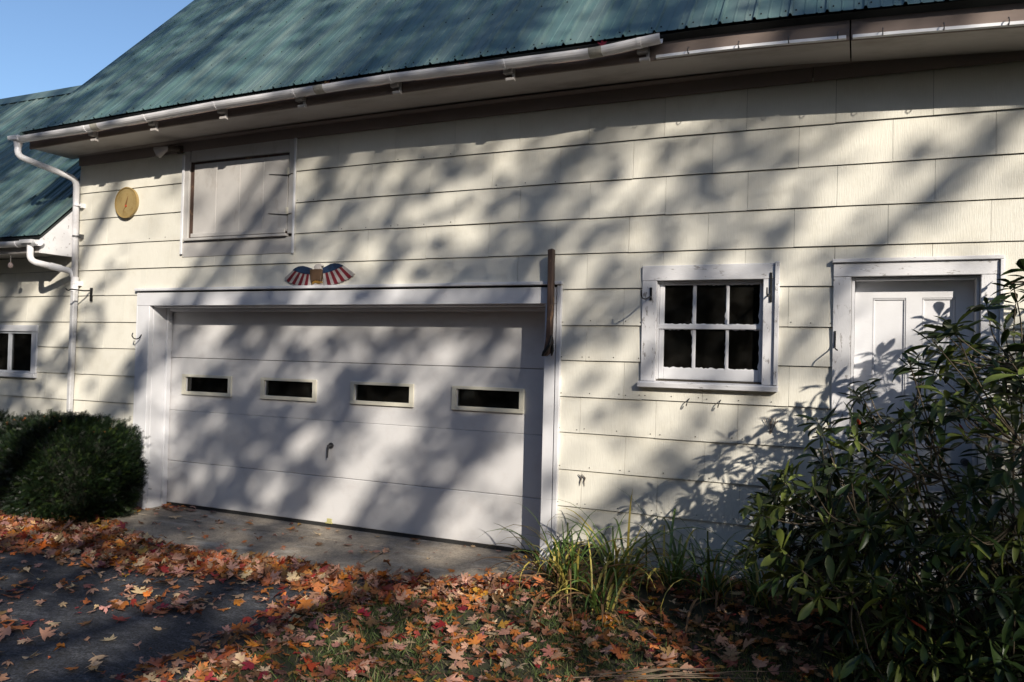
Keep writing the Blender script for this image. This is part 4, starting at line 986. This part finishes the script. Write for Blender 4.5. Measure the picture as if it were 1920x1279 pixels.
MV = [maple(*q) for q in ((0.3, -0.2, 0.1, 0, 1.3), (-0.5, 0.3, -0.2, 0.05, 0.8), (0.8, 0.1, 0.3, -0.1, 1.0, 0.85, 0.25), (-0.2, -0.6, 0.2, 0.15, 1.1), (1.6, 0.7, 0, 0, 0.45, 0.6, 0.15), (0.1, 0.1, 0.9, 0, 1.2, 1.1), (-1.1, -0.6, 0.2, 0.1, 0.7, 0.9, 0.3), (0.2, -1.3, -0.5, 0.45, 0.9, 1.0, 0.2))]
MTV = np.stack([q[0] for q in MV]); MTF = MV[0][1]
PAL = [("orange", (0.42, 0.140, 0.028)), ("tan pink", (0.42, 0.225, 0.155)), ("russet brown", (0.17, 0.075, 0.038)), ("red", (0.23, 0.025, 0.022)), ("golden yellow", (0.44, 0.23, 0.045)), ("pale cream", (0.50, 0.36, 0.21)), ("rust", (0.32, 0.098, 0.032))]
def surface(x, y):
    if y < -0.98 and x < edge_x(y): return 'asphalt'
    if -6.9 < x < -2.32 and y > -1.0 - 0.0 and x < -2.32: return 'concrete'
    if x > -2.32 and y > -0.75: return 'bed'
    return 'lawn'
belt = [(-9.5, -1.05), (-7.6, -1.15), (-6.3, -1.28), (-5.3, -1.42), (-4.6, -1.30), (-4.0, -1.22), (-3.4, -1.20), (-2.9, -1.10), (-2.4, -0.85)]
def density(x, y):
    yc = np.interp(x, [q[0] for q in belt], [q[1] for q in belt])
    hw = np.interp(x, [-9, -7.0, -6, -5, -4, -3.2, -2.4], [0.80, 0.78, 0.50, 0.46, 0.38, 0.42, 0.5])
    dB = max(0.0, 1 - (abs(y - yc)/hw)**2.5) if x < -2.3 else 0
    s_ = surface(x, y); d = dB
    n = 0.5 + 0.5*math.sin(2.1*x + 3*math.sin(1.7*y))*math.sin(3.3*y + 1.2*math.sin(2.3*x))
    if s_ == 'lawn': d = max(d, 0.14 + 0.26*n)
    if s_ == 'bed': d = max(d, 0.30)
    if s_ == 'asphalt':
        d = max(d, 0.038 + 0.045*n)
        ed = edge_x(y) - x; d = max(d, 0.62*math.exp(-(ed/0.22)**2) if y < -1.6 else 0)
        d = max(d, 0.55*math.exp(-(((x+4.30)/0.33)**2 + ((y+2.20)/0.20)**2)))
    if s_ == 'lawn' and x < -2.4: d = max(d, 0.75*math.exp(-((x - edge_x(y))/0.38)**2))
    if s_ == 'concrete': d = max(d*0.9, 0.022, 0.30*math.exp(-(((x+6.75)/0.22)**2 + ((y-0.12)/0.10)**2)), 0.30*math.exp(-(((x+2.6)/0.25)**2 + ((y-0.12)/0.12)**2)))
    if x < -6.4 and y > -1.05 and not (-6.95 < x and y > -0.85): d = max(d, 0.8)
    return d
def surf_z(x, y):
    s_ = surface(x, y)
    if s_ == 'asphalt': return 0.016
    if s_ == 'concrete': return 0.026 - 0.012*max(0, -y)
    return 0.004 + bed_h(x, y)
r3 = np.random.default_rng(77)
LV = []
for _ in range(42000):
    x, y = r3.uniform(-9.3, 1.5), r3.uniform(-3.9, 0.24)
    rel = np.array([x, y + 6.117, -1.74]); zc = rel @ np.array(fwd)
    if zc < 1: continue
    if abs(rel @ np.array(right)/zc) > 0.69 or abs(rel @ np.array(up)/zc) > 0.47: continue
    d = density(x, y)
    if y > -0.03 and not (-6.93 < x < -2.45): continue
    if r3.random() > d*0.80: continue
    q = r3.random(); k = int(np.searchsorted(np.cumsum([0.17, 0.24, 0.25, 0.06, 0.03, 0.08, 0.17]), q)); k = min(k, 6)
    if d < 0.12 and r3.random() < 0.5: k = int(r3.choice([1, 5, 1, 0]))
    size = r3.uniform(0.062, 0.125)*(0.65 if r3.random() < 0.35 else 1)
    LV.append((x, y, surf_z(x, y) + r3.uniform(0, 0.034)*d**1.5 + 0.004, size, k, int(r3.integers(0, 8)), d))
for _ in range(16000):      # crumbs of broken leaf
    x, y = r3.uniform(-9.3, 1.5), r3.uniform(-3.7, 0.2); d = density(x, y)
    if (y > -0.03 and not (-6.93 < x < -2.45)) or r3.random() > d*0.32 + 0.012: continue
    LV.append((x, y, surf_z(x, y) + r3.uniform(0, 0.03)*d + 0.003, r3.uniform(0.012, 0.042), int(r3.choice([2, 2, 6, 1])), int(r3.choice([2, 4, 6, 7])), d))
print("leaves", len(LV))
def leaf_rot(d_):
    tilt = r3.normal(0, 0.16 + 0.28*d_, 2); a = r3.uniform(0, 6.283)
    return np.array((Matrix.Rotation(tilt[0], 3, 'X') @ Matrix.Rotation(tilt[1], 3, 'Y') @ Matrix.Rotation(a, 3, 'Z')))
LR = [leaf_rot(q[6]) for q in LV]
# lift each leaf so that it lies on, not in, its surface
Lz = []
for q, R0 in zip(LV, LR):
    zmin = (MTV[q[5]] @ R0.T)[:, 2].min()*q[3]; Lz.append(max(q[2], surf_z(q[0], q[1]) + 0.003 - zmin*0.8))
def lcol(k): return np.clip(np.array(PAL[k][1])*r3.uniform(0.7, 1.3) + r3.normal(0, 0.012, 3), 0.01, 0.8)
score = [q[3]/np.linalg.norm(np.array([q[0], q[1]+6.117, -1.74])) * (1.5 if q[6] < 0.3 else 1.0) * (1 if Lz[i] > q[2] - 0.02 else 1) for i, q in enumerate(LV)]
order = np.argsort(score)[::-1]; near, rest = order[:300], order[300:]
batch("leaf_litter", np.stack([MTV[LV[i][5]] for i in rest]), MTF, np.stack([LR[i]*LV[i][3] for i in rest]), np.array([(LV[i][0], LV[i][1], Lz[i]) for i in rest]), LEAFA, None, np.array([lcol(LV[i][4]) for i in rest]))
tag(bpy.data.objects["leaf_litter"], "thick drift of orange and brown maple leaves across apron and lawn", "leaves", kind='stuff')
MM = {}
SURF = {'asphalt': "lying on the black asphalt drive", 'concrete': "lying on the concrete apron", 'bed': "lying in the lily bed by the wall", 'lawn': "lying on the grass of the lawn"}
for i in near:
    q = LV[i]
    if q[5] not in MM:
        o = batch("maple_leaf", MTV[q[5]], MTF, np.eye(3)[None], np.zeros((1, 3)), LEAFO); MM[q[5]] = o.data
    else:
        o = bpy.data.objects.new("maple_leaf", MM[q[5]]); col.objects.link(o)
    o.matrix_world = Matrix([list(LR[i][r_]*q[3]) + [[q[0], q[1], Lz[i]][r_]] for r_ in range(3)] + [[0, 0, 0, 1]])
    o.color = (*lcol(q[4]), 1)
    tag(o, "%s fallen maple leaf %s" % (PAL[q[4]][0], SURF[surface(q[0], q[1])]), "leaf", "%s maple leaves %s" % (PAL[q[4]][0], SURF[surface(q[0], q[1])]))
# leaves caught on top of the yew and in the gutter
def litter(name, pts, sizes, label, kcol=(0, 2, 6, 0), tilt=0.5):
    n = len(pts); R0 = np.stack([np.array(Matrix.Rotation(r3.normal(0, tilt), 3, 'X') @ Matrix.Rotation(r3.normal(0, tilt), 3, 'Y') @ Matrix.Rotation(r3.uniform(0, 6.28), 3, 'Z'))*s_ for s_ in sizes])
    o = batch(name, MTV[r3.integers(0, 8, n)], MTF, R0, np.array(pts), LEAFA, None, np.array([lcol(int(r3.choice(kcol))) for _ in range(n)]))
    tag(o, label, "leaves", kind='stuff')
th = r3.uniform(0, 6.283, 70); yp = ysurf(th, r3.uniform(0.75, 1.45, 70), 1.0); yp[:, 2] += 0.01
litter("leaves_on_yew", yp, r3.uniform(0.035, 0.075, 70), "small orange leaves caught on the clipped top of the yew")
gp = []
for _ in range(26):
    x = r3.choice([-5.6, -4.5, -4.3, -3.6, -3.1, -1.9, -1.85, -6.9]) + r3.normal(0, 0.12); x = min(x, -1.4); gp.append((x, GY + 0.0 + r3.normal(0, 0.02), gz(x) + r3.uniform(-0.01, 0.02)))
litter("leaves_in_gutter", gp, r3.uniform(0.04, 0.08, 26), "red and brown leaves caught in the white gutter", (3, 2, 6, 3))

# ------------------------------------------------------------------ lawn grass
n = 60000; gxx = r3.uniform(-3.9, 1.3, n); gyy = r3.uniform(-3.6, -0.5, n)
keep = np.array([surface(x, y) == 'lawn' and r3.random() < 0.6 + 0.4*math.sin(5*x + 2*y) for x, y in zip(gxx, gyy)]); gxx, gyy = gxx[keep], gyy[keep]; n = len(gxx)
gp = np.stack([gxx, gyy, np.array([bed_h(x, y) - 0.012 for x, y in zip(gxx, gyy)])], 1)
dd = r3.normal(0, 0.7, (n, 3)); dd[:, 2] = 0.75
cols = np.array([0.070, 0.100, 0.026])*r3.uniform(0.35, 1.8, (n, 1)); dry = r3.random(n) < 0.22; cols[dry] = np.array([0.20, 0.16, 0.075])*r3.uniform(0.6, 1.2, (dry.sum(), 1))
o = batch("lawn_grass", [(-0.045, 0, 0), (0.045, 0, 0), (0.035, 0.6, 0.02), (0, 1, 0.12), (-0.035, 0.6, 0.02)], [(0, 1, 2, 4), (4, 2, 3)], frames(dd, r3.uniform(0, 6.28, n))*r3.uniform(0.03, 0.075, n)[:, None, None], gp, GRASS, None, cols)
tag(o, "short patchy lawn grass between the fallen leaves", "grass", kind='stuff')

# ------------------------------------------------------------------ dry stalks lying at the lawn edge
DS = mat("dry_grey_stalk", (0.17, 0.125, 0.085), rough=0.8, var=0.25, scale=12)
for k in range(10):
    x0 = -1.42 + r3.uniform(0, 0.55); y0 = -2.10 + 0.56*(x0+1.42) + r3.normal(0, 0.035); L = r3.uniform(0.40, 0.80); a = r3.normal(0.52, 0.09)
    b = MB(); z = 0.03 + 0.004*k*0.5; b.tube([(x0, y0, z), (x0 + L*0.5*math.cos(a), y0 + L*0.5*math.sin(a), z + 0.02 + r3.normal(0, 0.006)), (x0 + L*math.cos(a), y0 + L*math.sin(a), z + r3.normal(0.01, 0.005))], [0.0032, 0.0028, 0.0016], 6)
    tag(b.build("dry_stalk", DS, None), "thin dry pale stalk lying in a bundle on the leaves by the rhododendron", "stalk", "dry stalks lying by the rhododendron")
